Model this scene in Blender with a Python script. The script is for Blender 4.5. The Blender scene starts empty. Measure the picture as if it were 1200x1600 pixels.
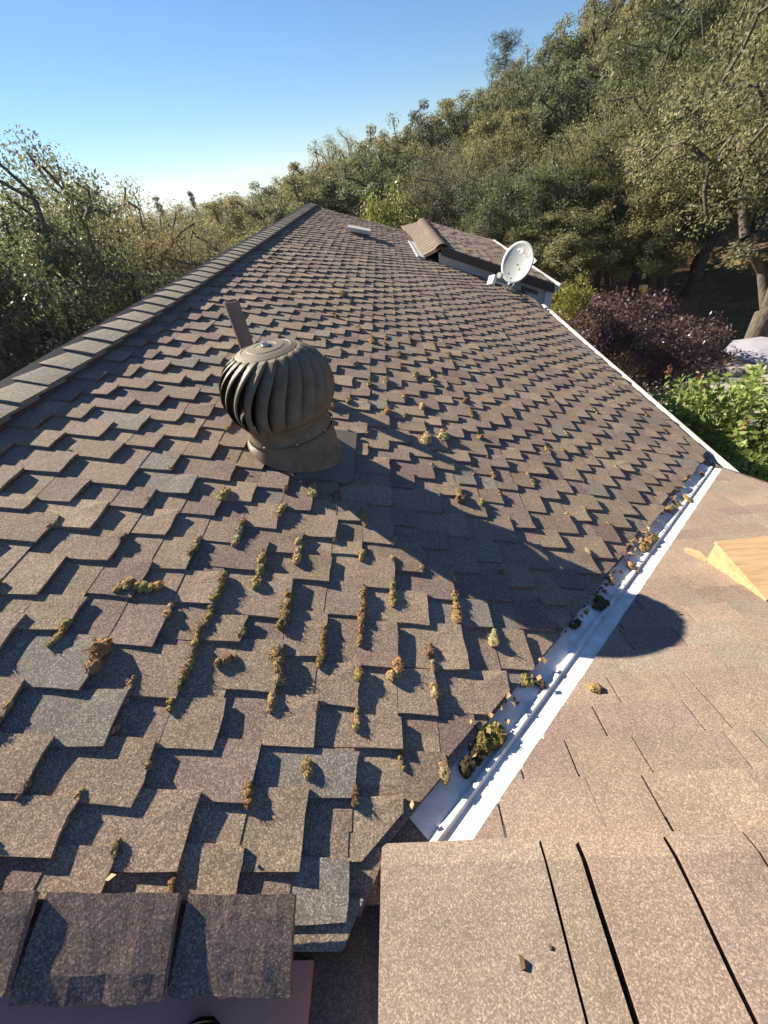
import bpy, bmesh, math, random
import numpy as np
from mathutils import Vector, Matrix, noise

# ------------------------------------------------------------------ camera, sky, sun
scene = bpy.context.scene
COL = scene.collection
CZ = 7.1                                   # the lens is 7.1 m above the yard
cam_d = bpy.data.cameras.new('camera'); cam = bpy.data.objects.new('camera', cam_d); COL.objects.link(cam)
RT, UP, FW = Vector((0.9906, -0.01023, -0.13642)), Vector((0.10962, 0.65589, 0.74685)), Vector((-0.08184, 0.75479, -0.65085))
cam.matrix_world = Matrix(((RT.x, UP.x, -FW.x, 0), (RT.y, UP.y, -FW.y, 0), (RT.z, UP.z, -FW.z, CZ), (0, 0, 0, 1)))
cam_d.sensor_fit = 'VERTICAL'; cam_d.sensor_height = 24.0; cam_d.lens = 628.3 / 1600 * 24
cam_d.clip_start = 0.02; cam_d.clip_end = 12000
scene.camera = cam

SUN_EL, SUN_AZ = math.radians(29.3), math.radians(-56.3)     # azimuth from +Y towards +X
world = bpy.data.worlds.new('World'); scene.world = world; world.use_nodes = True
wn = world.node_tree.nodes; wl = world.node_tree.links; wn.clear()
sky = wn.new('ShaderNodeTexSky'); sky.sky_type = 'NISHITA'; sky.sun_disc = False
sky.sun_elevation = SUN_EL; sky.sun_rotation = SUN_AZ
sky.altitude = 300; sky.air_density = 1.0; sky.dust_density = 0.05; sky.ozone_density = 3.0
bg = wn.new('ShaderNodeBackground'); bg.inputs['Strength'].default_value = 0.05
tint = wn.new('ShaderNodeMix'); tint.data_type = 'RGBA'; tint.blend_type = 'MULTIPLY'; tint.inputs[0].default_value = 1.0; tint.inputs[7].default_value = (0.60, 0.79, 1.02, 1)   # the camera's cool white balance
wl.new(sky.outputs[0], tint.inputs[6])
wo = wn.new('ShaderNodeOutputWorld'); wl.new(tint.outputs[2], bg.inputs[0]); wl.new(bg.outputs[0], wo.inputs[0])

sun_d = bpy.data.lights.new('sun', 'SUN'); sun = bpy.data.objects.new('sun', sun_d); COL.objects.link(sun)
sun_d.energy = 5.0; sun_d.angle = math.radians(0.53); sun_d.color = (1.0, 0.89, 0.71)
SD = Vector((math.sin(SUN_AZ) * math.cos(SUN_EL), math.cos(SUN_AZ) * math.cos(SUN_EL), math.sin(SUN_EL)))
sun.rotation_euler = SD.to_track_quat('Z', 'Y').to_euler(); sun.location = (-30, 20, 40)

scene.view_settings.view_transform = 'Standard'; scene.view_settings.look = 'None'
scene.view_settings.exposure = 1.35; scene.view_settings.gamma = 1.0
scene.view_settings.use_curve_mapping = False
scene.cycles.max_bounces = 5; scene.cycles.diffuse_bounces = 3; scene.cycles.transmission_bounces = 3; scene.cycles.glossy_bounces = 2

rng = random.Random(7)
nrg = np.random.default_rng(7)

# ------------------------------------------------------------------ helpers
WPOS = {}
def link(o, parent=None, wpos=None):
    """parents here only translate, so a child's location is its world position less its parent's"""
    COL.objects.link(o)
    w = Vector(wpos) if wpos is not None else Vector((0, 0, 0))
    if parent is not None:
        o.parent = parent; o.location = w - WPOS[parent.name]
    else:
        o.location = w
    WPOS[o.name] = w
    return o
def tag(o, label=None, cat=None, group=None, kind=None):
    if label: o['label'] = label
    if cat: o['category'] = cat
    if group: o['group'] = group
    if kind: o['kind'] = kind
    return o
def empty(name, loc):
    o = bpy.data.objects.new(name, None); o.empty_display_size = 0.2
    return link(o, None, loc)
def mesh_obj(name, V, F, mat, parent=None, tint=None, smooth=False, origin=None, base=False):
    """V in world space; the origin goes to the middle (or the foot) of the piece"""
    V = np.asarray(V, dtype=np.float64).reshape(-1, 3)
    if origin is None:
        lo, hi = V.min(0), V.max(0); c = (lo + hi) / 2
        if base: c[2] = lo[2]
    else: c = np.array(origin, float)
    me = bpy.data.meshes.new(name)
    me.from_pydata((V - c).tolist(), [], F)
    if tint is not None:
        at = me.color_attributes.new('tint', 'FLOAT_COLOR', 'POINT')
        t = np.ones((len(V), 4), np.float32); t[:, :3] = np.asarray(tint, np.float32)
        at.data.foreach_set('color', t.ravel())
    if smooth: me.polygons.foreach_set('use_smooth', [True] * len(me.polygons))
    me.materials.append(mat); me.update()
    return link(bpy.data.objects.new(name, me), parent, c)
class MB:
    def __init__(s): s.V = []; s.F = []; s.T = []
    def add(s, V, F, t=(1, 1, 1)):
        n = len(s.V); s.V += [tuple(v) for v in V]; s.F += [tuple(i + n for i in f) for f in F]; s.T += [t] * len(V)
        return s
    def box(s, lo, hi, t=(1, 1, 1)):
        x0, y0, z0 = lo; x1, y1, z1 = hi
        return s.add([(x0,y0,z0),(x1,y0,z0),(x1,y1,z0),(x0,y1,z0),(x0,y0,z1),(x1,y0,z1),(x1,y1,z1),(x0,y1,z1)],
              [(0,3,2,1),(4,5,6,7),(0,1,5,4),(1,2,6,5),(2,3,7,6),(3,0,4,7)], t)
    def hexa(s, P, t=(1, 1, 1)):             # bottom four, top four, both counter-clockwise from above
        return s.add(P, [(0,3,2,1),(4,5,6,7),(0,1,5,4),(1,2,6,5),(2,3,7,6),(3,0,4,7)], t)
    def tube(s, pts, rad, n=8, caps=True, t=(1, 1, 1)):
        pts = [Vector(p) for p in pts]; V = []; F = []
        rad = rad if isinstance(rad, (list, tuple)) else [rad] * len(pts)
        for i, p in enumerate(pts):
            d = (pts[min(i+1, len(pts)-1)] - pts[max(i-1, 0)]).normalized()
            x = d.orthogonal() if i == 0 else (x - d * x.dot(d)); x.normalize(); y = d.cross(x)
            for k in range(n):
                a = 2 * math.pi * k / n; V.append(p + (x * math.cos(a) + y * math.sin(a)) * rad[i])
        for i in range(len(pts) - 1):
            for k in range(n): F.append((i*n+k, i*n+(k+1) % n, (i+1)*n+(k+1) % n, (i+1)*n+k))
        if caps: F += [tuple(range(n-1, -1, -1)), tuple(range((len(pts)-1)*n, len(pts)*n))]
        return s.add(V, F, t)
    def lathe(s, c, prof, n=32, t=(1, 1, 1)):
        V = []; F = []
        for r, z in prof:
            for k in range(n):
                a = 2*math.pi*k/n; V.append((c[0]+r*math.cos(a), c[1]+r*math.sin(a), c[2]+z))
        for i in range(len(prof)-1):
            for k in range(n): F.append((i*n+k, i*n+(k+1) % n, (i+1)*n+(k+1) % n, (i+1)*n+k))
        return s.add(V, F, t)
    def build(s, name, mat, parent=None, **kw):
        return mesh_obj(name, s.V, s.F, mat, parent, tint=s.T, **kw)

# ------------------------------------------------------------------ materials
def new_mat(name):
    m = bpy.data.materials.new(name); m.use_nodes = True
    nt = m.node_tree; nt.nodes.clear()
    return m, nt, nt.nodes, nt.links
def nd(nt, typ, **kw):
    n = nt.nodes.new(typ)
    for k, v in kw.items():
        if k in n.inputs: n.inputs[k].default_value = v
        else: setattr(n, k, v)
    return n
def mixc(nt, a, b, fac, blend='MIX'):
    m = nt.nodes.new('ShaderNodeMix'); m.data_type = 'RGBA'; m.blend_type = blend
    for sock, v in ((m.inputs[6], a), (m.inputs[7], b), (m.inputs[0], fac)):
        if hasattr(v, 'is_linked'): nt.links.new(v, sock)
        elif isinstance(v, (tuple, list)): sock.default_value = (*v[:3], 1)
        else: sock.default_value = v
    return m.outputs[2]
def ramp(nt, src, stops):
    r = nt.nodes.new('ShaderNodeValToRGB'); e = r.color_ramp.elements
    while len(e) < len(stops): e.new(0.5)
    for el, (p, c) in zip(e, stops): el.position = p; el.color = (*c, 1) if len(c) == 3 else c
    nt.links.new(src, r.inputs[0]); return r.outputs[0]
def world_pos(nt): return nt.nodes.new('ShaderNodeNewGeometry').outputs['Position']

def shingle_material(name, gain=1.0, granule=400, bump=0.55, contrast=1.0, stain=9.0, stain_lo=0.86):
    m, nt, N, L = new_mat(name)
    pos = world_pos(nt)
    at = nd(nt, 'ShaderNodeVertexColor', layer_name='tint')
    vo = nd(nt, 'ShaderNodeTexVoronoi', Scale=granule); L.new(pos, vo.inputs['Vector'])
    sep = nd(nt, 'ShaderNodeSeparateColor'); L.new(vo.outputs['Color'], sep.inputs[0])
    lo, hi = 1 - 0.66 * contrast, 1 + 1.2 * contrast
    sp = ramp(nt, sep.outputs[0], [(0.0, (lo, lo, lo*.98)), (0.45, (1-.30*contrast, 1-.32*contrast, 1-.32*contrast)), (0.8, (1+.32*contrast, 1+.27*contrast, 1+.2*contrast)), (1.0, (hi, hi*.97, hi*.9))])
    c = mixc(nt, at.outputs[0], sp, 1.0, 'MULTIPLY')
    n1 = nd(nt, 'ShaderNodeTexNoise', Scale=stain, Detail=6.0, Roughness=0.65); L.new(pos, n1.inputs['Vector'])
    st = ramp(nt, n1.outputs[0], [(0.3, (stain_lo, stain_lo*.99, stain_lo*.98)), (0.55, (1.0, 1.0, 1.0)), (0.75, (1.06, 1.05, 1.02))])
    c = mixc(nt, c, st, 1.0, 'MULTIPLY')
    n2 = nd(nt, 'ShaderNodeTexNoise', Scale=55.0, Detail=3.0); L.new(pos, n2.inputs['Vector'])
    s2 = ramp(nt, n2.outputs[0], [(0.3, (0.94, 0.94, 0.94)), (0.7, (1.05, 1.05, 1.05))])
    c = mixc(nt, c, s2, 1.0, 'MULTIPLY')
    g = gain; c = mixc(nt, c, (g, g, g), 1.0, 'MULTIPLY')
    b = nd(nt, 'ShaderNodeBsdfPrincipled', Roughness=0.85)
    b.inputs['Specular IOR Level'].default_value = 0.25
    L.new(c, b.inputs['Base Color'])
    bp = nd(nt, 'ShaderNodeBump', Strength=bump, Distance=0.0022)
    mul = nd(nt, 'ShaderNodeMath', operation='MULTIPLY_ADD'); L.new(n2.outputs[0], mul.inputs[0]); mul.inputs[1].default_value = 0.6; L.new(sep.outputs[1], mul.inputs[2])
    L.new(mul.outputs[0], bp.inputs['Height']); L.new(bp.outputs[0], b.inputs['Normal'])
    o = nd(nt, 'ShaderNodeOutputMaterial'); L.new(b.outputs[0], o.inputs[0])
    return m
def paint(name, col, rough=0.5, metal=0.0, dirt=(0.5, 0.45, 0.4), dirt_amt=0.5, scale=12.0, spec=0.5, bump=0.0, bscale=80):
    m, nt, N, L = new_mat(name); pos = world_pos(nt)
    n1 = nd(nt, 'ShaderNodeTexNoise', Scale=scale, Detail=6.0, Roughness=0.7); L.new(pos, n1.inputs['Vector'])
    f = ramp(nt, n1.outputs[0], [(0.42, (0, 0, 0)), (0.72, (dirt_amt,) * 3)])
    c = mixc(nt, col, tuple(a*b for a, b in zip(col, dirt)), f)
    b = nd(nt, 'ShaderNodeBsdfPrincipled', Metallic=metal); b.inputs['Specular IOR Level'].default_value = spec
    L.new(c, b.inputs['Base Color'])
    r = ramp(nt, n1.outputs[0], [(0.3, (rough*.85,)*3), (0.7, (min(1, rough*1.2),)*3)]); L.new(r, b.inputs['Roughness'])
    if bump:
        n2 = nd(nt, 'ShaderNodeTexNoise', Scale=bscale, Detail=4.0); L.new(pos, n2.inputs['Vector'])
        bp = nd(nt, 'ShaderNodeBump', Strength=bump, Distance=0.01); L.new(n2.outputs[0], bp.inputs['Height']); L.new(bp.outputs[0], b.inputs['Normal'])
    o = nd(nt, 'ShaderNodeOutputMaterial'); L.new(b.outputs[0], o.inputs[0])
    return m
def leaf_material(name, dark, light, trans=0.3, hue=0.0, rough=0.45):
    m, nt, N, L = new_mat(name)
    at = nd(nt, 'ShaderNodeVertexColor', layer_name='tint')
    sep = nd(nt, 'ShaderNodeSeparateColor'); L.new(at.outputs[0], sep.inputs[0])
    c = mixc(nt, dark, light, sep.outputs[0])
    oi = nd(nt, 'ShaderNodeObjectInfo')
    ov = ramp(nt, oi.outputs['Random'], [(0.0, (0.66, 0.76, 0.78)), (0.25, (1.0, 1.02, 0.95)), (0.5, (1.28, 1.18, 0.95)), (0.75, (0.80, 0.88, 0.9)), (1.0, (1.2, 1.2, 1.15))])
    c = mixc(nt, c, ov, 1.0 if hue == 0 else hue, 'MULTIPLY')
    b = nd(nt, 'ShaderNodeBsdfPrincipled', Roughness=rough); b.inputs['Specular IOR Level'].default_value = 0.3
    L.new(c, b.inputs['Base Color'])
    t = nd(nt, 'ShaderNodeBsdfTranslucent'); tc = mixc(nt, c, (1.12, 1.1, 0.8), 1.0, 'MULTIPLY'); L.new(tc, t.inputs[0])
    mx = nd(nt, 'ShaderNodeMixShader'); mx.inputs[0].default_value = trans
    L.new(b.outputs[0], mx.inputs[1]); L.new(t.outputs[0], mx.inputs[2])
    o = nd(nt, 'ShaderNodeOutputMaterial'); L.new(mx.outputs[0], o.inputs[0])
    return m
def bark_material(name, a, b_):
    m, nt, N, L = new_mat(name); pos = nd(nt, 'ShaderNodeTexCoord').outputs['Object']
    mp = nd(nt, 'ShaderNodeMapping'); mp.inputs['Scale'].default_value = (1, 1, 0.25); L.new(pos, mp.inputs[0])
    n1 = nd(nt, 'ShaderNodeTexNoise', Scale=14.0, Detail=6.0, Roughness=0.7); L.new(mp.outputs[0], n1.inputs['Vector'])
    c = ramp(nt, n1.outputs[0], [(0.3, a), (0.7, b_)])
    b = nd(nt, 'ShaderNodeBsdfPrincipled', Roughness=0.9); L.new(c, b.inputs['Base Color'])
    bp = nd(nt, 'ShaderNodeBump', Strength=0.8, Distance=0.05); L.new(n1.outputs[0], bp.inputs['Height']); L.new(bp.outputs[0], b.inputs['Normal'])
    o = nd(nt, 'ShaderNodeOutputMaterial'); L.new(b.outputs[0], o.inputs[0])
    return m
def wood_material(name, a, b_):
    m, nt, N, L = new_mat(name); pos = world_pos(nt)
    mp = nd(nt, 'ShaderNodeMapping'); mp.inputs['Scale'].default_value = (1.2, 9, 9); mp.inputs['Rotation'].default_value = (0, 0, 0.12); L.new(pos, mp.inputs[0])
    n1 = nd(nt, 'ShaderNodeTexNoise', Scale=5.0, Detail=7.0, Roughness=0.65, Distortion=0.8); L.new(mp.outputs[0], n1.inputs['Vector'])
    c = ramp(nt, n1.outputs[0], [(0.3, a), (0.52, b_), (0.7, tuple(x*1.15 for x in b_))])
    b = nd(nt, 'ShaderNodeBsdfPrincipled', Roughness=0.7); L.new(c, b.inputs['Base Color'])
    bp = nd(nt, 'ShaderNodeBump', Strength=0.25, Distance=0.004); L.new(n1.outputs[0], bp.inputs['Height']); L.new(bp.outputs[0], b.inputs['Normal'])
    o = nd(nt, 'ShaderNodeOutputMaterial'); L.new(b.outputs[0], o.inputs[0])
    return m
def moss_material():
    m, nt, N, L = new_mat('moss')
    pos = world_pos(nt); at = nd(nt, 'ShaderNodeVertexColor', layer_name='tint')
    n1 = nd(nt, 'ShaderNodeTexNoise', Scale=160.0, Detail=4.0, Roughness=0.7); L.new(pos, n1.inputs['Vector'])
    v = ramp(nt, n1.outputs[0], [(0.3, (0.35, 0.33, 0.3)), (0.55, (1, 1, 1)), (0.75, (1.5, 1.45, 1.3))])
    c = mixc(nt, at.outputs[0], v, 1.0, 'MULTIPLY')
    b = nd(nt, 'ShaderNodeBsdfPrincipled', Roughness=1.0); b.inputs['Specular IOR Level'].default_value = 0.1
    L.new(c, b.inputs['Base Color'])
    bp = nd(nt, 'ShaderNodeBump', Strength=0.9, Distance=0.006); L.new(n1.outputs[0], bp.inputs['Height']); L.new(bp.outputs[0], b.inputs['Normal'])
    o = nd(nt, 'ShaderNodeOutputMaterial'); L.new(b.outputs[0], o.inputs[0])
    return m
def ground_material():
    m, nt, N, L = new_mat('ground'); pos = world_pos(nt)
    n1 = nd(nt, 'ShaderNodeTexNoise', Scale=0.35, Detail=6.0, Roughness=0.6); L.new(pos, n1.inputs['Vector'])
    n2 = nd(nt, 'ShaderNodeTexNoise', Scale=6.0, Detail=6.0, Roughness=0.75); L.new(pos, n2.inputs['Vector'])
    litter = ramp(nt, n2.outputs[0], [(0.3, (0.10, 0.055, 0.028)), (0.5, (0.34, 0.20, 0.09)), (0.7, (0.52, 0.34, 0.17))])
    grass = ramp(nt, n2.outputs[0], [(0.3, (0.05, 0.06, 0.02)), (0.6, (0.17, 0.17, 0.06)), (0.8, (0.3, 0.27, 0.12))])
    f = ramp(nt, n1.outputs[0], [(0.46, (0, 0, 0)), (0.56, (1, 1, 1))])
    c = mixc(nt, litter, grass, f)
    ln = nd(nt, 'ShaderNodeVectorMath', operation='LENGTH'); L.new(pos, ln.inputs[0])
    mr_ = nd(nt, 'ShaderNodeMapRange'); L.new(ln.outputs['Value'], mr_.inputs[0]); mr_.inputs[1].default_value = 60; mr_.inputs[2].default_value = 130
    n3 = nd(nt, 'ShaderNodeTexNoise', Scale=0.06, Detail=8.0, Roughness=0.7); L.new(pos, n3.inputs['Vector'])
    wood = ramp(nt, n3.outputs[0], [(0.35, (0.03, 0.038, 0.022)), (0.65, (0.10, 0.11, 0.06))])   # far slopes are wooded
    c = mixc(nt, c, wood, mr_.outputs[0])
    b = nd(nt, 'ShaderNodeBsdfPrincipled', Roughness=0.95); L.new(c, b.inputs['Base Color'])
    bp = nd(nt, 'ShaderNodeBump', Strength=0.8, Distance=0.15); L.new(n2.outputs[0], bp.inputs['Height']); L.new(bp.outputs[0], b.inputs['Normal'])
    o = nd(nt, 'ShaderNodeOutputMaterial'); L.new(b.outputs[0], o.inputs[0])
    return m

M = {}
M['shingle'] = shingle_material('weathered_shingle', 1.0, contrast=0.68, bump=0.65)
M['new_shingle'] = shingle_material('new_shingle', 1.0, granule=430, bump=0.5, contrast=0.5, stain=3.2, stain_lo=0.78)
M['white_metal'] = paint('white_metal', (0.80, 0.80, 0.78), 0.45, dirt=(0.55, 0.50, 0.42), dirt_amt=0.85, scale=11)
M['gutter'] = paint('gutter_white', (0.72, 0.71, 0.66), 0.45, dirt=(0.55, 0.5, 0.42), dirt_amt=0.6, scale=7)
M['brown_metal'] = paint('brown_metal', (0.175, 0.140, 0.094), 0.6, dirt=(0.5, 0.47, 0.43), dirt_amt=0.8, scale=14, bump=0.10, bscale=120)
M['dark_metal'] = paint('dark_flashing', (0.15, 0.118, 0.09), 0.5, dirt=(1.4, 1.4, 1.4), dirt_amt=0.6)
M['inside'] = paint('vent_shade_black', (0.02, 0.018, 0.015), 0.8)  # near-black, paints the shade seen between the vanes
M['bolt'] = paint('bolt', (0.6, 0.6, 0.6), 0.3, metal=0.9)
M['pipe'] = paint('pipe_paint', (0.20, 0.155, 0.13), 0.55, dirt=(0.7, 0.7, 0.7), dirt_amt=0.5)
M['stucco'] = paint('stucco', (0.62, 0.62, 0.60), 0.9, dirt=(0.8, 0.8, 0.8), dirt_amt=0.4, bump=0.3, bscale=60)
M['fascia'] = paint('fascia_brown', (0.085, 0.065, 0.055), 0.6)
M['mauve'] = paint('mauve_sheet', (0.62, 0.32, 0.26), 0.7, dirt=(0.75, 0.72, 0.7), dirt_amt=0.6, scale=9)
M['cream'] = paint('cream_metal', (0.66, 0.62, 0.52), 0.5, dirt=(0.7, 0.65, 0.6))
M['dish'] = paint('dish_grey', (0.50, 0.52, 0.50), 0.45, dirt=(0.85, 0.85, 0.85), dirt_amt=0.4, scale=6)
M['dish_print'] = paint('dish_print', (0.84, 0.86, 0.86), 0.45)
M['screw'] = paint('screw_grey', (0.28, 0.28, 0.28), 0.4, metal=0.6)
M['wood'] = wood_material('plywood', (0.36, 0.22, 0.11), (0.47, 0.32, 0.175))
M['moss'] = moss_material()
M['ground'] = ground_material()
M['patio'] = paint('patio', (0.42, 0.39, 0.35), 0.85, dirt=(0.65, 0.6, 0.55), dirt_amt=0.8, scale=2.5, bump=0.3, bscale=20)
M['canvas'] = paint('canvas', (0.32, 0.31, 0.36), 0.9, dirt=(0.85, 0.85, 0.85))
M['shoe'] = paint('shoe_black', (0.012, 0.011, 0.011), 0.95, spec=0.1, bump=0.2)
M['rock'] = paint('rock', (0.30, 0.27, 0.23), 0.95, dirt=(0.5, 0.48, 0.45), dirt_amt=0.9, scale=4, bump=0.6, bscale=15)
M['leaf_oak'] = leaf_material('leaf_oak', (0.072, 0.080, 0.044), (0.38, 0.36, 0.225), 0.4, rough=.55)
M['leaf_pale'] = leaf_material('leaf_pale', (0.10, 0.105, 0.06), (0.40, 0.385, 0.24), 0.4, rough=.55)
M['leaf_brown'] = leaf_material('leaf_brown', (0.10, 0.094, 0.062), (0.32, 0.30, 0.205), 0.36, rough=.55)
M['leaf_yellow'] = leaf_material('leaf_yellow', (0.13, 0.15, 0.04), (0.36, 0.36, 0.13), 0.4)
M['leaf_purple'] = leaf_material('leaf_purple', (0.045, 0.022, 0.024), (0.26, 0.155, 0.155), 0.3, rough=0.35)
M['leaf_bright'] = leaf_material('leaf_bright', (0.15, 0.21, 0.05), (0.44, 0.50, 0.17), 0.4, rough=0.4)
M['leaf_hedge'] = leaf_material('leaf_hedge', (0.012, 0.018, 0.008), (0.04, 0.05, 0.02), 0.15)  # near-black leaves; the shrubs' shade is put into this colour
M['leaf_pine'] = leaf_material('leaf_pine', (0.035, 0.045, 0.025), (0.12, 0.13, 0.065), 0.15)
M['flower'] = leaf_material('flower_red', (0.20, 0.045, 0.035), (0.38, 0.13, 0.08), 0.3)
M['bark'] = bark_material('bark', (0.045, 0.035, 0.028), (0.19, 0.155, 0.125))
M['twig'] = bark_material('twig', (0.09, 0.065, 0.055), (0.24, 0.19, 0.165))
M['stem'] = bark_material('stem', (0.12, 0.10, 0.06), (0.24, 0.2, 0.11))
M['dry'] = leaf_material('dry_leaf', (0.12, 0.07, 0.035), (0.42, 0.30, 0.17), 0.2)

# ------------------------------------------------------------------ roof geometry
S = 0.3703; HYP = math.hypot(1, S); CS, SN = 1 / HYP, S / HYP
XR = -1.75; ZR = CZ - 1.2 - S * XR                 # crest of the long roof runs along y
Y0R, Y1R = 0.095, 12.1                             # near and far rakes
XE = 2.25; VMAX = (XE - XR) * HYP                  # eave
def RP(v, u, n=0.0, side=1):                       # point on the long roof: v down the slope, u along the crest, n off it
    return (XR + side * (v * CS + n * SN), u, ZR - v * SN + n * CS)
def plane1(x): return CZ - 1.2 - S * x
ZW = CZ - 0.926 * 1.2
def plane2(y): return ZW - S * y                   # the wing's slope falls away from the camera
VAL = 0.24                                         # valley centre: x = y - VAL
XW = 2.2                                           # wing's right-hand rake
YW = 2.42                                          # wing's eave
def WP(x, q, n=0.0):                               # wing point: q down the slope (y direction)
    return (x, q * CS + n * SN, ZW - q * SN + n * CS)

house = empty('house', (0, 5, 0))
tag(house, 'brown shingle-roofed house with white valley flashing seen from its roof', 'house')

PAL = [(0.302, 0.233, 0.178), (0.275, 0.210, 0.176), (0.252, 0.186, 0.162), (0.262, 0.232, 0.198), (0.325, 0.256, 0.188), (0.290, 0.222, 0.173), (0.252, 0.224, 0.195)]
PW = [5, 3.5, 2, 1.0, 3.5, 5, .5]
def pick(r):
    c = r.choices(PAL, PW)[0]; k = r.uniform(0.86, 1.14); return tuple(x * k for x in c)

def clip(poly, fn):
    out = []
    for i in range(len(poly)):
        a, b = poly[i], poly[(i+1) % len(poly)]; fa, fb = fn(a), fn(b)
        if fa >= 0: out.append(a)
        if (fa >= 0) != (fb >= 0):
            t = fa / (fa - fb); out.append((a[0] + (b[0]-a[0])*t, a[1] + (b[1]-a[1])*t))
    return out
def slab(poly, hb, ht, P):
    """outline in slope coordinates -> closed slab between heights hb(p) and ht(p)"""
    n = len(poly)
    cx = sum(p[0] for p in poly) / n; cy = sum(p[1] for p in poly) / n
    V = [P(p[0], p[1], ht(p)) for p in poly] + [P(p[0], p[1], hb(p)) for p in poly] + [P(cx, cy, ht((cx, cy)))]
    F = [(i, (i+1) % n, 2*n) for i in range(n)] + [(i, n+i, n+(i+1) % n, (i+1) % n) for i in range(n)]
    return V, F

E_ = 0.1146; T_ = 0.0088
def outline(v0, v1, u0, u1, r, near):
    """rectangular tab with slightly uneven lower and side edges"""
    j = 0.004
    P = [(v0, u0), (v0, u1)]
    k = 3 if near else 1
    for i in range(1, k): P.append((v0 + (v1-v0)*i/k, u1 + r.uniform(-j, j)*.6))
    P.append((v1 + r.uniform(-j, j), u1 + r.uniform(-j, j)))
    for i in range(1, k): P.append((v1 + r.uniform(-j, j), u1 + (u0-u1)*i/k))
    P.append((v1 + r.uniform(-j, j), u0 + r.uniform(-j, j)))
    for i in range(k-1, 0, -1): P.append((v0 + (v1-v0)*i/k, u0 + r.uniform(-j, j)*.6))
    return P

BUTTS = []                                          # (v, u0, u1): lower edges where moss can sit
def in_valley(v, u): return (XR + v * CS) > u - VAL - 0.10
def make_tabs(side=1):
    r = random.Random(3 if side == 1 else 4)
    tabs = []
    nc = int(VMAX / E_) + 1
    # tabs of one course stand over the notches of the next, give or take, as laminated shingles are laid
    gaps = []; u = Y0R - 0.6
    while u < Y1R + 0.3:
        gaps.append((u, u + r.uniform(0.10, 0.15))); u = gaps[-1][1] + r.uniform(0.085, 0.135)
    for i in range(1, nc + 1):
        vb = min(0.02 + i * E_, VMAX)
        cur = []
        for g0, g1 in gaps:
            c, w = (g0 + g1)/2 + r.gauss(0, 0.012), (g1 - g0)*0.5 + 0.5*r.uniform(0.10, 0.155) + 0.006
            if r.random() < 0.07: w *= r.choice([0.6, 1.45])
            cur.append([c - w/2, c + w/2])
        for a, b in zip(cur, cur[1:]):
            if b[0] - a[1] < 0.055:
                m = (a[1] + b[0])/2; a[1], b[0] = m - 0.0275, m + 0.0275
        cur = [t for t in cur if t[1] - t[0] > 0.05]
        gaps = [(cur[0][0] - 0.11, cur[0][0])] + [(a[1], b[0]) for a, b in zip(cur, cur[1:])] + [(cur[-1][1], cur[-1][1] + 0.11)]
        ng = []
        for g0, g1 in gaps:                        # a long notch takes two tabs in the next course
            if g1 - g0 > 0.25: m = (g0+g1)/2; ng += [(g0, m - 0.05), (m + 0.05, g1)]
            else: ng.append((g0, g1))
        gaps = [g for g in ng if g[1] > Y0R - 0.9 and g[0] < Y1R + 0.5]
        near_lim = Y0R if XR + vb*CS < -0.33 else 0.03
        for t0, t1 in cur:
            u0, u1 = max(t0, near_lim), min(t1, Y1R)
            if u1 - u0 < 0.025: continue
            tabs.append((i, vb, u0, u1, r.uniform(-0.006, 0.008)))
    return tabs, r
def tab_geo(tb, r, near, side=1):
    i, vb, u0, u1, drop = tb
    v1 = min(vb + drop, VMAX + 0.02); v0 = max(vb - 2 * E_, 0.02); 
    poly = outline(v0, v1, u0, u1, r, near)
    if side == 1:
        rag = r.uniform(-0.022, 0.02)
        if (u0 + u1)/2 < 0.2: poly = clip(poly, lambda p: (-0.15 - 0.5*(0.2 - p[1]) + rag*.5) - (XR + p[0]*CS))
        else: poly = clip(poly, lambda p: (p[1] - VAL - 0.112 + rag) - (XR + p[0]*CS))
    if len(poly) < 3: return None
    a, b = max(p[0] for p in poly) - min(p[0] for p in poly), max(p[1] for p in poly) - min(p[1] for p in poly)
    if a < 0.02 or b < 0.012: return None
    t = T_ * r.uniform(0.8, 1.3)
    c0, c1, sag = r.uniform(0, 1)**3 * 0.008, r.uniform(0, 1)**3 * 0.008, r.uniform(-0.0015, 0.0025)
    def lift(p):
        d = max(0.0, (p[0] - (v1 - E_)) / E_); s = (p[1] - u0) / max(1e-3, (u1 - u0))
        return d*d * (c0 * (1-s)**2 + c1 * s**2) + sag * math.sin(math.pi * min(1, max(0, s))) * d
    def base(p): return T_ * max(0, p[0] - (vb - 2*E_)) / E_ + 0.001
    return slab(poly, lambda p: base(p) + lift(p)*.8, lambda p: base(p) + t + lift(p), lambda a_, b_, c_: RP(a_, b_, c_, side))

def deck(side):
    mb = MB(); tint = (0.19, 0.155, 0.14)
    if side == 1:
        poly = clip([(0, Y0R), (VMAX, Y0R), (VMAX, Y1R), (0, Y1R)], lambda p: (p[1] - VAL - 0.02) - (XR + p[0]*CS))
    else: poly = [(0, Y0R), (VMAX, Y0R), (VMAX, Y1R), (0, Y1R)]
    V, F = slab(poly, lambda p: -0.04, lambda p: 0.0, lambda a, b, c: RP(a, b, c, side)); mb.add(V, F, tint)
    return mb
main_roof = deck(1).build('main_roof', M['shingle'], house)
tag(main_roof, 'weathered brown shingle slope with mossy lifted tabs')
tabs, rr = make_tabs(1)
def cam_depth(p): return (Vector(p) - Vector((0, 0, CZ))).dot(FW)
def in_view(p, m=0.06):
    q = Vector(p) - Vector((0, 0, CZ)); z = q.dot(FW)
    if z <= 0.05: return False
    X = q.dot(RT) / z * 628.3; Y = q.dot(UP) / z * 628.3
    return abs(X) < 600 * (1+m) and abs(Y) < 800 * (1+m)
geo = []
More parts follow.
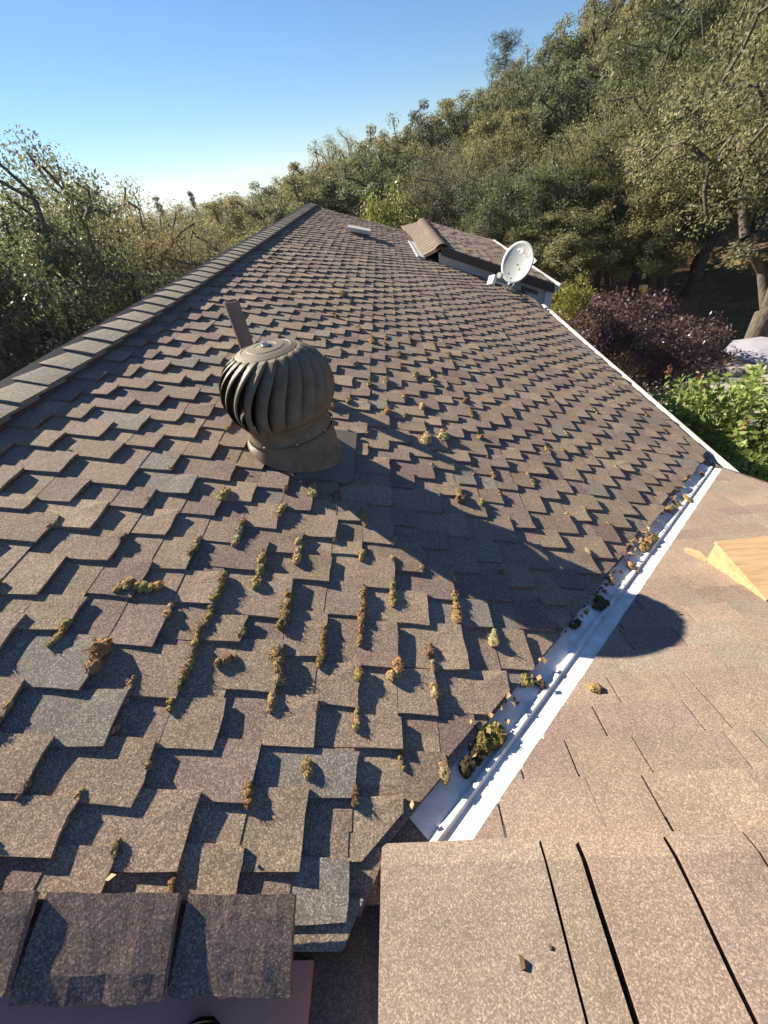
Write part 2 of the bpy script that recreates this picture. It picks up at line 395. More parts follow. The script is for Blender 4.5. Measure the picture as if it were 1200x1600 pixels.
for tb in tabs:
    c = RP(tb[1] - E_/2, (tb[2]+tb[3])/2, 0.02); near = c[1] < 4.0
    g = tab_geo(tb, rr, near)
    if g is None: continue
    vis = in_view(c, 0.12)
    q = Vector(c) - Vector((0, 0, CZ)); dist = q.length
    nrm = Vector((SN, 0, CS)); size = abs(q.normalized().dot(nrm)) / dist**2 * (tb[3]-tb[2])
    geo.append((size if vis else -1, tb, g, pick(rr)))
    BUTTS.append((tb[1]+tb[4], tb[2], tb[3]))
geo.sort(key=lambda a: -a[0])
for k, (sz, tb, g, c) in enumerate(geo[:300]):
    mesh_obj('shingle', g[0], g[1], M['shingle'], main_roof, tint=[c]*len(g[0]))
rest = MB()
for sz, tb, g, c in geo[300:]: rest.add(g[0], g[1], c)
tag(rest.build('far_shingles', M['shingle'], main_roof), kind='stuff')
# thin continuous under-layer of each course, seen in the notches between the tabs
ul = MB(); ru = random.Random(12)
for i in range(1, int(VMAX / E_) + 2):
    vb = min(0.02 + i*E_, VMAX + 0.015); u = Y0R - ru.uniform(0, 0.9)
    while u < Y1R:
        L_ = ru.uniform(0.35, 0.95); u0 = max(u, 0.03 if XR + vb*CS > -0.33 else Y0R); u1 = min(u + L_, Y1R); u += L_
        if u1 - u0 < 0.03: continue
        v1 = vb - 0.004 + ru.uniform(-0.003, 0.003)
        poly = [(max(vb-2*E_, 0.02), u0), (max(vb-2*E_, 0.02), u1)] + [(v1 + ru.uniform(-.002, .002), u1 + (u0-u1)*q/4) for q in range(5)]
        poly = clip(poly, lambda p: (p[1] - VAL - 0.10) - (XR + p[0]*CS))
        if len(poly) < 3: continue
        bs = lambda p: T_ * max(0, p[0] - (vb - 2*E_)) / E_
        V, F = slab(poly, lambda p: bs(p) - 0.0005, lambda p: bs(p) + 0.0014, RP)
        ul.add(V, F, pick(ru))
tag(ul.build('shingle_underlayer', M['shingle'], main_roof), kind='stuff')

# other side of the crest (out of sight behind it)
back = deck(-1).build('back_roof', M['shingle'], house)
tabs_b, rb = make_tabs(-1); mb = MB()
for tb in tabs_b:
    if tb[2] < 0.1: continue
    g = tab_geo(tb, rb, False, -1)
    if g: mb.add(g[0], [f[::-1] for f in g[1]], pick(rb))
tag(mb.build('back_shingles', M['shingle'], back), kind='stuff')

# ridge: vent strip with bent cap shingles
mb = MB()
prof = [(-0.15, 0.005), (-0.15, 0.036), (0, 0.062), (0.15, 0.036), (0.15, 0.005)]
def ridge_pt(x, y, up): return (XR + x, y, ZR - S*abs(x) + up)
V = [ridge_pt(x, y, z) for y in (Y0R + .02, Y1R - .03) for x, z in prof]; n = 5
F = [(i, i+1, n+i+1, n+i) for i in range(n-1)] + [tuple(range(n-1, -1, -1)), tuple(range(n, 2*n))]
mb.add(V, F); ridge = mb.build('ridge_vent', M['fascia'], house)
def cap_piece(y, r, L_=0.29, half=0.165, expo=0.19):
    xs = [-half, -half*.66, -half*.33, -0.012, 0.012, half*.33, half*.66, half]
    V = []; ys = [y, y + L_*.5, y + L_]; tw = r.uniform(-0.006, 0.006); lift = r.uniform(0, 0.004)
    base = 0.040
    for th in (0.011, 0.0):
        for j, yy in enumerate(ys):
            d = (yy - y) / L_
            for x in xs:
                rise = 0.016 * math.exp(-(x/0.05)**2) - 0.004
                V.append((XR + x + tw*(1-d), yy + r.uniform(-.0015, .0015), ZR - S*abs(x) + base + rise*-0.4 + 0.014*(1-d) + th + lift*(1-d)*(abs(x)/half)))
    m = len(xs); F = []
    for j in range(2):
        for i in range(m-1):
            F.append((j*m+i, j*m+i+1, (j+1)*m+i+1, (j+1)*m+i))
            o = 3*m; F.append((o+j*m+i, o+(j+1)*m+i, o+(j+1)*m+i+1, o+j*m+i+1))
    for i in range(m-1): F.append((i, 3*m+i, 3*m+i+1, i+1)); F.append((2*m+i, 2*m+i+1, 5*m+i+1, 5*m+i))
    for j in range(2):
        F.append((j*m, (j+1)*m, 3*m+(j+1)*m, 3*m+j*m)); F.append((j*m+m-1, 3*m+j*m+m-1, 3*m+(j+1)*m+m-1, (j+1)*m+m-1))
    return V, F
rc = random.Random(5); y = Y0R - 0.02
while y < Y1R - 0.1:
    V, F = cap_piece(y, rc); c = rc.choice([(0.28, 0.25, 0.205), (0.26, 0.23, 0.188), (0.30, 0.262, 0.208), (0.25, 0.23, 0.195)])
    mesh_obj('ridge_cap_shingle', V, F, M['shingle'], ridge, tint=[c]*len(V)); y += 0.19 + rc.uniform(-0.008, 0.008)

# near rake: folded shingles along the cut edge, facing the camera, above a mauve sheet
rake = MB(); k12 = math.tan(math.radians(12))
rake.hexa([(x, y, plane1(x) - 0.03 - k12*max(0, 0.09-y) + dz) for dz in (-0.02, 0) for x, y in ((-3.0, -0.01), (-0.335, -0.01), (-0.335, 0.11), (-3.0, 0.11))], (0.15, 0.115, 0.10))
rake = rake.build('near_rake', M['shingle'], house)
xs = [-2.0, -1.78, -1.56, -1.345, -1.14, -0.935, -0.735, -0.51, -0.312]; rk = random.Random(8)
for a, b in zip(xs, xs[1:]):
    V = []; nx, ny = 12, 4; off = rk.uniform(0.0, 0.004); yb = -0.022 + rk.uniform(-0.006, 0.006)
    for th in (0.013, 0.0):
        for j in range(ny + 1):
            for i in range(nx + 1):
                s_ = i / nx; x = a + 0.012 + (b - a - 0.012) * s_; d = j / ny; yy = 0.102 - d * (0.102 - yb) + rk.uniform(-.0025, .0025)*(1.6 if j == ny else .6)
                z = plane1(x) + 0.030 + 0.012 * s_ + off - k12 * (0.09 - yy) - 0.012 * d * d + (0.005 * noise.noise(Vector((x*14, d*2, a*7))) * d) + th + rk.uniform(-.0006, .0006)
                V.append((x - (0.01*d if i == 0 else 0), yy, z))
    w = nx + 1; o = w * (ny + 1); F = []
    for j in range(ny):
        for i in range(nx):
            F.append((j*w+i, (j+1)*w+i, (j+1)*w+i+1, j*w+i+1)); F.append((o+j*w+i, o+j*w+i+1, o+(j+1)*w+i+1, o+(j+1)*w+i))
    for i in range(nx):
        F.append((i, i+1, o+i+1, o+i)); F.append((ny*w+i, o+ny*w+i, o+ny*w+i+1, ny*w+i+1))
    for j in range(ny):
        F.append((j*w, o+j*w, o+(j+1)*w, (j+1)*w)); F.append((j*w+nx, (j+1)*w+nx, o+(j+1)*w+nx, o+j*w+nx))
    mesh_obj('rake_shingle', V, F, M['shingle'], rake, tint=[rk.choice([(0.235, 0.172, 0.140), (0.215, 0.158, 0.132), (0.245, 0.182, 0.146)])]*len(V))
mb = MB(); mb.hexa([(x, y, plane1(x) - 0.055 - 0.03*(0 if y > -.1 else 1) + dz) for dz in (-0.02, 0) for x, y in ((-3, -1.2), (-0.30, -1.2), (-0.30, 0.02), (-3, 0.02))])
mb.build('lower_edge_sheet', M['mauve'], house)

# ------------------------------------------------------------------ wing roof
QE = YW * HYP
mb = MB()
poly = clip([(-1.0, 0.19), (XW, 0.19), (XW, YW), (-1.0, YW)], lambda p: p[0] - (p[1] - VAL - 0.02))
V = [(x, y, plane2(y)) for x, y in poly] + [(x, y, plane2(y) - 0.05) for x, y in poly]; n = len(poly)
mb.add(V, [tuple(range(n)), tuple(range(2*n-1, n-1, -1))] + [(i, n+i, n+(i+1) % n, (i+1) % n) for i in range(n)], (0.24, 0.20, 0.17))
# crest under the camera and the slope behind it
KC = 0.15; ZC = plane2(0.205)
def crest(y): return ZC - KC * (y - 0.205)
mb.hexa([(x, y, z) for dz in (-0.06, -0.010) for x, y, z in ((-0.45, -0.35, crest(-0.35)+dz), (XW, -0.35, crest(-0.35)+dz), (XW, 0.19, crest(0.19)+dz), (-0.45, 0.19, crest(0.19)+dz))], (0.19, 0.165, 0.15))
mb.hexa([(x, y, z) for dz in (-0.06, -0.028) for x, y, z in ((-0.45, -2.6, crest(-0.35)-0.83+dz), (XW, -2.6, crest(-0.35)-0.83+dz), (XW, -0.352, crest(-0.35)+dz), (-0.45, -0.352, crest(-0.35)+dz))], (0.2, 0.17, 0.15))
wing = mb.build('wing_roof', M['new_shingle'], house)
tag(wing, 'smooth tan-brown newer shingle slope beside the valley')
PAL2 = [(0.290, 0.224, 0.180), (0.272, 0.210, 0.172), (0.298, 0.232, 0.184), (0.272, 0.226, 0.184), (0.252, 0.190, 0.164), (0.302, 0.236, 0.186)]
r2 = random.Random(21)
EQ = 0.1066
row = 0; q = 0.215 * HYP + 0.0
while q < QE - 0.01:
    q1 = min(q + EQ, QE + 0.015)
    x = q * CS - 0.2 - r2.uniform(0, 0.3)
    # the bigger slots read off the picture repeat every second course
    while x < XW:
        w = r2.choice([0.075, 0.12, 0.15, 0.19, 0.24, 0.16]) * r2.uniform(0.85, 1.15); gap = r2.choice([0.0012, 0.0055, 0.0068, 0.008])
        poly = [(x, q - EQ*0.9), (x + w - gap, q - EQ*0.9), (x + w - gap + r2.uniform(-.001, .001), q1), (x + w*.5, q1 + r2.uniform(-.002, .002)), (x + r2.uniform(-.001, .001), q1)]
        poly = clip(poly, lambda p: p[0] - (p[1]*CS - VAL + 0.088)); poly = clip(poly, lambda p: p[1]*CS - 0.186) if len(poly) > 2 else poly
        if len(poly) >= 3: poly = clip(poly, lambda p: XW - p[0])
        x += w
        if len(poly) < 3 or max(p[0] for p in poly) - min(p[0] for p in poly) < 0.01: continue
        top_q = q - EQ*0.9; tt = r2.uniform(0.004, 0.0062)
        base = lambda p, tq=top_q: 0.0045 * (p[1] - tq) / EQ + 0.001
        V, F = slab([(p[0], p[1]) for p in poly], base, lambda p, tt=tt: base(p) + tt, lambda a, b, c: WP(a, b, c))
        c = r2.choice(PAL2); k = r2.uniform(0.93, 1.07)
        mesh_obj('wing_shingle', V, [f[::-1] for f in F], M['new_shingle'], wing, tint=[tuple(v*k for v in c)]*len(V))
    q += EQ; row += 1
# crest course in front of the camera: long tabs with dark slots between them
cuts = [-0.158, 0.178, 0.184, 0.250, 0.262, 0.428, 0.438, 0.585, 0.592, 0.75, 0.756, 0.96, 0.964, 1.12, 1.13, 1.36, 1.364, 1.55, 1.56, 1.78, 1.784, 2.0, 2.006, XW]
rcx = random.Random(31)
for a, b in zip(cuts[0::2], cuts[1::2]):
    sk = 0.012 if a > 0 else 0.0
    V = []; ys = [-0.34, -0.1, 0.0, 0.09, 0.15, 0.190]; jz = rcx.uniform(0, 0.002)
    for th in (0.074, -0.008):
        for yy in ys:
            bend = -0.35 * max(0, yy - 0.15)
            for x in (a, a*.67 + b*.33, a*.33 + b*.67, b): V.append((x + rcx.uniform(-.0012, .0012), yy + rcx.uniform(-.0008, .0008), crest(yy) + th + jz + bend + rcx.uniform(-.0004, .0006)))
    w = 4; o = w * len(ys); F = []
    for j in range(len(ys)-1):
        for i in range(3):
            F.append((j*w+i, j*w+i+1, (j+1)*w+i+1, (j+1)*w+i)); F.append((o+j*w+i, o+(j+1)*w+i, o+(j+1)*w+i+1, o+j*w+i+1))
        F.append((j*w, (j+1)*w, o+(j+1)*w, o+j*w)); F.append((j*w+3, o+j*w+3, o+(j+1)*w+3, (j+1)*w+3))
    e = (len(ys)-1)*w
    for i in range(3): F.append((i, o+i, o+i+1, i+1)); F.append((e+i, e+i+1, o+e+i+1, o+e+i))
    c = rcx.choice(PAL2); mesh_obj('crest_shingle', V, F, M['new_shingle'], wing, tint=[tuple(v*rcx.uniform(.97, 1.03) for v in PAL2[0])]*len(V))

# ------------------------------------------------------------------ valley flashing: two flanges and a raised rib
def valley_pt(s_, y):
    """s_: sideways offset in x from the valley line at given y"""
    x = y - VAL + s_
    return x
mb = MB(); ys = np.linspace(0.192, YW - 0.02, 24)
prof = [(-0.24, 'a', 0.004), (-0.020, 'a', 0.004), (-0.007, 'r', 0.0165), (0.005, 'r', 0.017), (0.014, 'b', 0.004), (0.20, 'b', 0.004)]
V = []
for j, y_ in enumerate(ys):
    for s_, k, n in prof:
        d = s_ / 2                              # spread across the valley's own 45 degree normal
        y = max(y_, 0.192 + d)                  # cut square under the crest course
        x, yy = (y - VAL) + d, y - d
        zb = max(plane1(x), plane2(yy)) if k != 'r' else plane1(y - VAL)
        wob = 0.0012 * math.sin(y*19 + s_*30) + 0.0022 * noise.noise(Vector((y*7, s_*18, 2.0)))
        V.append((x, yy, (plane1(x) if k == 'a' else plane2(yy) if k == 'b' else zb) + n * HYP + wob))
w = len(prof); F = [(j*w+i, j*w+i+1, (j+1)*w+i+1, (j+1)*w+i) for j in range(len(ys)-1) for i in range(w-1)]
vf = mesh_obj('valley_flashing', V, F, M['white_metal'], house)
tag(vf, 'white painted metal valley flashing with raised centre rib')
md = vf.modifiers.new('thick', 'SOLIDIFY'); md.thickness = 0.002

# ------------------------------------------------------------------ eave gutter
mb = MB()
def gut(prof, y0, y1, mb, ox, oz, nseg=12):
    V = []; ys = np.linspace(y0, y1, nseg)
    for y in ys:
        for x, z in prof: V.append((ox + x + 0.004*math.sin(y*2.1), y, oz + z + 0.005*math.sin(y*1.3)))
    n = len(prof); F = [(j*n+i, j*n+i+1, (j+1)*n+i+1, (j+1)*n+i) for j in range(nseg-1) for i in range(n-1)]
    F += [tuple(range(n-1, -1, -1)), tuple(range((nseg-1)*n, nseg*n))]
    mb.add(V, F)
gp = [(0, 0.0), (0, -0.10), (0.06, -0.10), (0.085, -0.04), (0.10, -0.02), (0.10, 0.0), (0.06, 0.002), (0.055, -0.012), (0.09, -0.012), (0.05, -0.085), (0.012, -0.085), (0.012, 0.0)]
gut(gp, YW - 0.06, 6.95, mb, XE + 0.0, plane1(XE) - 0.002)
g = mb.build('eave_gutter', M['gutter'], house); tag(g, 'white metal gutter along the eave')
mb = MB(); mb.box((XE - 0.03, YW - 0.05, plane1(XE) - 0.2), (XE - 0.003, 12.0, plane1(XE) - 0.03)); mb.build('eave_fascia', M['stucco'], house)
mb = MB(); mb.hexa([(x, y, plane2(y) + dz) for dz in (-0.16, 0.012) for x, y in ((XW + 0.002, 0.2), (XW + 0.022, 0.2), (XW + 0.022, YW), (XW + 0.002, YW))]); mb.build('wing_rake_board', M['fascia'], house)

# walls under the roofs
mb = MB(); mb.box((-5.2, 0.4, 0), (1.85, 11.8, plane1(1.85) - 0.06)); mb.build('wall', M['stucco'], house, base=True)
mb = MB(); mb.box((-0.2, -2.3, 0), (1.9, 2.1, plane2(2.1) - 0.08)); mb.build('wall', M['stucco'], house, base=True)

# ------------------------------------------------------------------ cross gable beyond
N_ = np.array((0.924, 8.28, CZ - 1.245)); EN = np.array((2.653, 7.415, CZ - 1.897)); GL = 4.2
up = np.array((0, 0, 1.0))
def gable_slab(P, th, mat, name, parent, tint, nlift=0.0):
    P = [np.array(p, float) for p in P]; n = len(P)
    V = [p + up*nlift for p in P] + [p + up*(nlift - th) for p in P]
    F = [tuple(range(n)), tuple(range(2*n-1, n-1, -1))] + [(i, n+i, n+(i+1) % n, (i+1) % n) for i in range(n)]
    return mesh_obj(name, V, F, mat, parent, tint=[tint]*(2*n))
FAR = N_ + np.array((0, GL, 0)); EF = np.array((EN[0], FAR[1], EN[2]))
gr = gable_slab([N_, EN, EF, FAR], 0.10, M['shingle'], 'gable_roof', house, (0.15, 0.12, 0.11))
tag(gr, 'small cross gable roof with brown shingles and rounded ridge cap')
rg = random.Random(41)
def gpt(a, b, n):                                # a: 0 crest..1 eave, b metres back from the skewed front edge
    p = N_ + (EN - N_) * a; y = p[1] + b * (1 - (p[1] - N_[1]) / GL); return (p[0] + n*SN, y, p[2] + n*CS)
nc = 18
for i in range(nc):
    b = 0.0
    while b < GL - 0.01:
        w = rg.uniform(0.16, 0.34); b1 = min(b + w - 0.02, GL); a0, a1 = max(0, (i - 0.3) / nc), (i + 1) / nc
        t = rg.choice([0.012, 0.018, 0.024])
        P = [gpt(a0, b, 0.002), gpt(a1, b, 0.006), gpt(a1, b1, 0.006), gpt(a0, b1, 0.002), gpt(a0, b, 0.004+t*.3), gpt(a1, b, 0.006+t), gpt(a1, b1, 0.006+t), gpt(a0, b1, 0.004+t*.3)]
        q = MB().hexa(P, pick(rg)); q.build('shingle', M['shingle'], gr); b += w
# left face of the gable down to the white flashing
LA, LB = (0.60, 8.55, plane1(0.60) + 0.03), (0.56, 11.0, plane1(0.56) + 0.03)
lf = gable_slab([N_, FAR, (0.40, FAR[1] + .3, plane1(0.40) + 0.03), LB, LA], 0.03, M['shingle'], 'gable_left_face', house, (0.22, 0.175, 0.14))
for i in range(13):
    f0, f1 = i/13, (i+0.86)/13
    a0 = N_ + (FAR - N_)*f0; a1 = N_ + (FAR - N_)*f1; c0 = np.array(LA) + (np.array(LB) - np.array(LA))*f0; c1 = np.array(LA) + (np.array(LB)-np.array(LA))*f1
    P = [p + up*0.001 for p in (a0, a1, c1, c0)] + [p + up*0.022 for p in (a0, a1, c1, c0)]
    q = MB(); q.hexa([P[k] for k in (0, 3, 2, 1, 4, 7, 6, 5)], rg.choice([(0.235, 0.19, 0.15), (0.21, 0.17, 0.14)])); q.build('shingle', M['shingle'], lf)
for k, (x0, w) in enumerate(((0.50, 0.05), (0.575, 0.06))):
    q = MB(); q.hexa([(x + (0.0 if y < 9 else -0.06), y, plane1(x) + dz) for dz in (0.03, 0.06) for x, y in ((x0, 8.38), (x0+w, 8.38), (x0+w, 10.3), (x0, 10.3))]); q.build('valley_strip', M['white_metal'], lf)
# rounded ridge caps
for i in range(18):
    y0 = N_[1] - 0.05 + i * GL / 18; V = []; m = 9
    for th in (0.0, -0.015):
        for yy, lf_ in ((y0, 0.007), (y0 + GL/18 + 0.05, 0.0)):
            for k in range(m):
                a = (k/(m-1) - 0.5) * 2; V.append((N_[0] + a*0.12, yy, N_[2] + 0.055 - 0.062*a*a + lf_ + th))
    F = [(k, k+1, m+k+1, m+k) for k in range(m-1)] + [(2*m+k, 3*m+k, 3*m+k+1, 2*m+k+1) for k in range(m-1)] + [(k, 2*m+k, 2*m+k+1, k+1) for k in range(m-1)]
    F += [(0, m, 3*m, 2*m), (m-1, 3*m-1, 4*m-1, 2*m-1)]
    mesh_obj('ridge_cap_shingle', V, F, M['shingle'], gr, tint=[rg.choice([(0.21, 0.165, 0.135), (0.19, 0.15, 0.125)])]*len(V))
# rake board and wall of the gable
dxy = (EN - N_); dxy = dxy / np.linalg.norm(dxy); nrm = np.array((-0.447, -0.894, 0.0))
P = [N_ + nrm*0.004, EN + nrm*0.004, EN + nrm*0.03, N_ + nrm*0.03]
q = MB(); q.hexa([P[k] + up*dz for dz in (-0.12, 0.02) for k in (3, 2, 1, 0)]); q.build('rake_board', M['fascia'], house)
back_off = -nrm * 0.12
A = N_ + back_off + np.array((-0.10, 0, 0)); B = N_ + (EN - N_)*0.93 + back_off
def wallpt(p, z): return np.array((p[0], p[1], z))
pts = [A + (B - A)*t for t in (0, 0.33, 0.66, 1)]
V = []; F = []
for d in (0, 0.12):
    for p in pts: V.append(wallpt(p - nrm*d, plane1(p[0]) - 0.25)); V.append(wallpt(p - nrm*d, p[2] - 0.09))
# lower end reaches down below the eave
for d in (0, 1): V[d*8 + 6][2] = plane1(2.2) - 0.9
for i in range(3): F += [(2*i, 2*i+2, 2*i+3, 2*i+1), (8+2*i, 8+2*i+1, 8+2*i+3, 8+2*i+2), (2*i+1, 2*i+3, 8+2*i+3, 8+2*i+1)]
F += [(6, 14, 15, 7)]
gw = mesh_obj('gable_wall', V, F, M['stucco'], house); tag(gw, 'pale stucco wall under the cross gable rake')
q = MB(); c = B - nrm*0.06
q.box((c[0]-0.06, c[1]-0.10, plane1(2.2) - 4.5), (c[0]+0.06, c[1]+3.6, EN[2] - 0.12)); q.build('side_wall', M['stucco'], house)
mb = MB(); gut(gp, EN[1] - 0.03, EF[1], mb, EN[0] + 0.0, EN[2] - 0.0, 6); mb.build('gable_gutter', M['gutter'], house)
q = MB(); e = B + nrm*0.005; q.box((e[0]-0.005, e[1]-0.035, plane1(2.2) - 1.2), (e[0]+0.055, e[1]-0.004, e[2]-0.10)); q.build('corner_trim', M['gutter'], house)
q = MB(); q.hexa([wallpt(N_ + (EN-N_)*t + back_off + nrm*o, plane1((N_+(EN-N_)*t)[0]) + dz) for dz in (0.012, 0.08) for t, o in ((0.70, 0.01), (0.86, 0.01), (0.86, -0.0), (0.70, -0.0))]); q.build('step_flashing', M['dark_metal'], house)

# ------------------------------------------------------------------ turbine vent
vb = Vector((-0.538, 1.675, plane1(-0.538))); 
vent = empty('turbine_vent', vb); tag(vent, 'round brown metal turbine roof vent with curved vanes on the slope', 'roof vent')
fl = MB()                                      # flashing plate lying on the shingles
def onroof(dv, du, n): v = (vb.x - XR)*HYP; return RP(v + dv, vb.y + du, n)
pl = [(0.02, -0.225), (0.235, -0.23), (0.27, -0.19), (0.27, 0.22), (0.02, 0.22)]
V = [onroof(a, b, 0.036) for a, b in pl] + [onroof(a, b, 0.026) for a, b in pl]; n = 5
fl.add(V, [tuple(range(n)), tuple(range(2*n-1, n-1, -1))] + [(i, n+i, n+(i+1) % n, (i+1) % n) for i in range(n)])
flo = fl.build('flashing_plate', M['dark_metal'], vent)
# base collar: cut on the slope below, level seam above
NB = 48; V = []; F = []
rings = [(0.215, 'slope', 0.03), (0.198, 'slope', 0.075), (0.194, 'lev', 0.125), (0.194, 'lev', 0.130), (0.199, 'lev', 0.133), (0.199, 'lev', 0.142)]
for r, kind, z in rings:
    for k in range(NB):
        a = 2*math.pi*k/NB; x, y = r*math.cos(a), r*math.sin(a)
        V.append((vb.x + x, vb.y + y, vb.z + (z - S*x if kind == 'slope' else z)))
for i in range(len(rings)-1):
    for k in range(NB): F.append((i*NB+k, i*NB+(k+1) % NB, (i+1)*NB+(k+1) % NB, (i+1)*NB+k))
mesh_obj('base_collar', V, F, M['brown_metal'], vent, smooth=True)
mb = MB(); mb.lathe(vb, [(0.192, 0.136), (0.186, 0.16), (0.184, 0.192), (0.190, 0.197), (0.190, 0.205), (0.170, 0.21)], NB); thr = mb.build('throat', M['brown_metal'], vent, smooth=True)
mb = MB(); mb.lathe(vb, [(0.15, 0.10), (0.15, 0.47)], 32); mb.build('shade_core', M['inside'], vent, smooth=True)  # black core added to stand for the shade inside the head
for k in range(5):
    a = -2.0 + k*0.75; c = vb + Vector((0.1995*math.cos(a), 0.1995*math.sin(a), 0.15))
    q = MB(); q.lathe((c.x, c.y, c.z), [(0.0001, 0.004), (0.004, 0.003), (0.005, 0), (0.004, -0.003), (0.0001, -0.004)], 8); q.build('rivet', M['bolt'], thr)
head_c = vb + Vector((0, 0, 0.205))
head = MB().lathe(head_c, [(0.188, 0.0), (0.20, 0.004), (0.20, 0.018), (0.188, 0.022)], NB).build('turbine_head', M['brown_metal'], vent, smooth=True)
NV = 22
def prof_head(t):                              # t 0 (lower ring) .. 1 (top plate)
    a = -0.62 + t * (math.pi/2 + 0.62 - 0.42)
    return 0.244 * math.cos(a)**0.74 if math.cos(a) > 0 else 0, 0.145 + 0.178 * math.sin(a)
for k in range(NV):
    V = []; F = []; nt_, ns = 14, 5
    for i in range(nt_ + 1):
        t = i / nt_; r, z = prof_head(t); bulge = math.sin(math.pi * min(1, t*1.02))**0.7
        th0 = 2*math.pi*k/NV + 0.62 * t * t
        for j in range(ns):
            s_ = j / (ns-1); th = th0 + s_ * (2*math.pi/NV) * 1.28
            rr_ = r * (1.0 - 0.24 * bulge * (1-s_)**1.3) + 0.004*math.sin(math.pi*s_)*bulge
            V.append((head_c.x + rr_*math.cos(th), head_c.y + rr_*math.sin(th), head_c.z + z - 0.02))
    for i in range(nt_):
        for j in range(ns-1): F.append((i*ns+j, i*ns+j+1, (i+1)*ns+j+1, (i+1)*ns+j))
    v = mesh_obj('vane', V, F, M['brown_metal'], head, smooth=True)
    md = v.modifiers.new('thick', 'SOLIDIFY'); md.thickness = 0.0025; md.offset = 0
tz = prof_head(1)[1] - 0.02; tr = prof_head(1)[0]
mb = MB(); mb.lathe(head_c, [(tr*1.22, tz - 0.024), (tr*1.20, tz - 0.016), (tr*1.0, tz + 0.002), (tr*0.82, tz + 0.009), (tr*0.80, tz + 0.0075), (tr*0.62, tz + 0.012), (tr*0.6, tz + 0.014), (tr*0.36, tz + 0.017), (tr*0.34, tz + 0.0155), (tr*0.2, tz + 0.018), (0.0001, tz + 0.02)], NB)
tp = mb.build('top_plate', M['brown_metal'], head, smooth=False)
mb = MB(); mb.lathe(head_c, [(0.022, tz + 0.018), (0.022, tz + 0.023), (0.012, tz + 0.024), (0.012, tz + 0.033), (0.0001, tz + 0.034)], 12); mb.build('centre_bolt', M['bolt'], vent)

# ------------------------------------------------------------------ plumbing pipe
pb = Vector((-0.932, 2.561, plane1(-0.932)))
pp = empty('vent_pipe', pb); tag(pp, 'thin taupe plumbing vent pipe standing behind the turbine vent', 'pipe')
mb = MB(); mb.lathe(pb, [(0.044, -0.02), (0.044, 0.375), (0.038, 0.375), (0.038, 0.10)], 24); mb.build('tube', M['pipe'], pp, smooth=False)
mb = MB(); mb.lathe(pb, [(0.10, 0.02), (0.058, 0.07), (0.050, 0.10)], 24); mb.build('flashing_boot', M['dark_metal'], pp, smooth=True)

# ------------------------------------------------------------------ low box vent far up the slope
xb, yb = -0.50, 9.35; zb = plane1(xb)
bv = empty('box_vent', (xb, yb, zb)); tag(bv, 'low cream slant-topped roof vent near the far ridge', 'roof vent')
q = MB(); q.hexa([(xb + x, yb + y, plane1(xb + x) + z) for z in (0.02, 0.07) for x, y in ((-0.17, -0.14), (0.17, -0.14), (0.17, 0.14), (-0.17, 0.14))]); q.build('throat', M['dark_metal'], bv)
q = MB(); q.hexa([(xb + x, yb + y, zb - 0.30*x + z) for z in (0.075, 0.135) for x, y in ((-0.21, -0.18), (0.21, -0.18), (0.21, 0.18), (-0.21, 0.18))]); q.build('hood', M['cream'], bv)

# ------------------------------------------------------------------ satellite dish
dc = Vector((1.997, 7.36, CZ - 1.478)); dn = Vector((-0.60, -0.69, 0.40)).normalized()
foot = Vector((1.93, 7.52, plane1(1.93)))
dish = empty('satellite_dish', foot); tag(dish, 'pale grey oval satellite dish with feed arm at the eave by the gable', 'satellite dish')
roll = math.radians(-6)
ex = Vector((0, 0, 1)).cross(dn).normalized(); ey = dn.cross(ex); 
ex, ey = ex*math.cos(roll) + ey*math.sin(roll), -ex*math.sin(roll) + ey*math.cos(roll)
def DP(a, b, c): return dc + ex*a + ey*b + dn*c
RA, RB = 0.262, 0.292; V = []; F = []; NR, NA = 8, 48
for sgn in (0, 1):
    for i in range(NR+1):
        r = i/NR
        for k in range(NA):
            a = 2*math.pi*k/NA; V.append(DP(RA*r*math.cos(a), RB*r*math.sin(a), 0.040*(r*r - 1) - sgn*0.006 + (0.004 if i == NR and sgn == 0 else 0)))
o = (NR+1)*NA
for i in range(NR):
    for k in range(NA):
        k2 = (k+1) % NA
        F.append((i*NA+k, (i+1)*NA+k, (i+1)*NA+k2, i*NA+k2)); F.append((o+i*NA+k, o+i*NA+k2, o+(i+1)*NA+k2, o+(i+1)*NA+k))
for k in range(NA): F.append((NR*NA+k, o+NR*NA+k, o+NR*NA+(k+1) % NA, NR*NA+(k+1) % NA))
refl = mesh_obj('reflector', V, F, M['dish'], dish, smooth=True)
def surf(a, b): return 0.040*((a/RA)**2 + (b/RB)**2 - 1)
for a, b in ((-0.01, -0.02), (0.05, -0.08), (-0.11, -0.16), (-0.04, -0.22)):
    p = DP(a, b, surf(a, b)); q = MB(); q.tube([p - dn*0.002, p + dn*0.006], 0.011, 8); q.build('screw', M['screw'], refl)
# printed emblem and lettering
a0, b0 = 0.0, 0.165; V = [DP(a0 + 0.043*math.cos(t), b0 + 0.043*math.sin(t), surf(a0 + 0.043*math.cos(t), b0 + 0.043*math.sin(t)) + 0.003) for t in np.linspace(0, 2*math.pi, 24, endpoint=False)]
mesh_obj('emblem', V, [tuple(range(24))], M['dish_print'], refl)
V = [DP(a0 - 0.055 + 0.018*math.cos(t), b0 + 0.012 + 0.026*math.sin(t), surf(a0 - 0.055, b0 + 0.012) + 0.004) for t in np.linspace(0, 2*math.pi, 16, endpoint=False)]
mesh_obj('emblem', V, [tuple(range(16))], M['dish_print'], refl)
fc = bpy.data.curves.new('lettering', 'FONT'); fc.body = 'DIRECTV'; fc.size = 0.086; fc.extrude = 0.0005; fc.offset = 0.0018
fo = bpy.data.objects.new('lettering', fc); fo.data.materials.append(M['dish_print'])
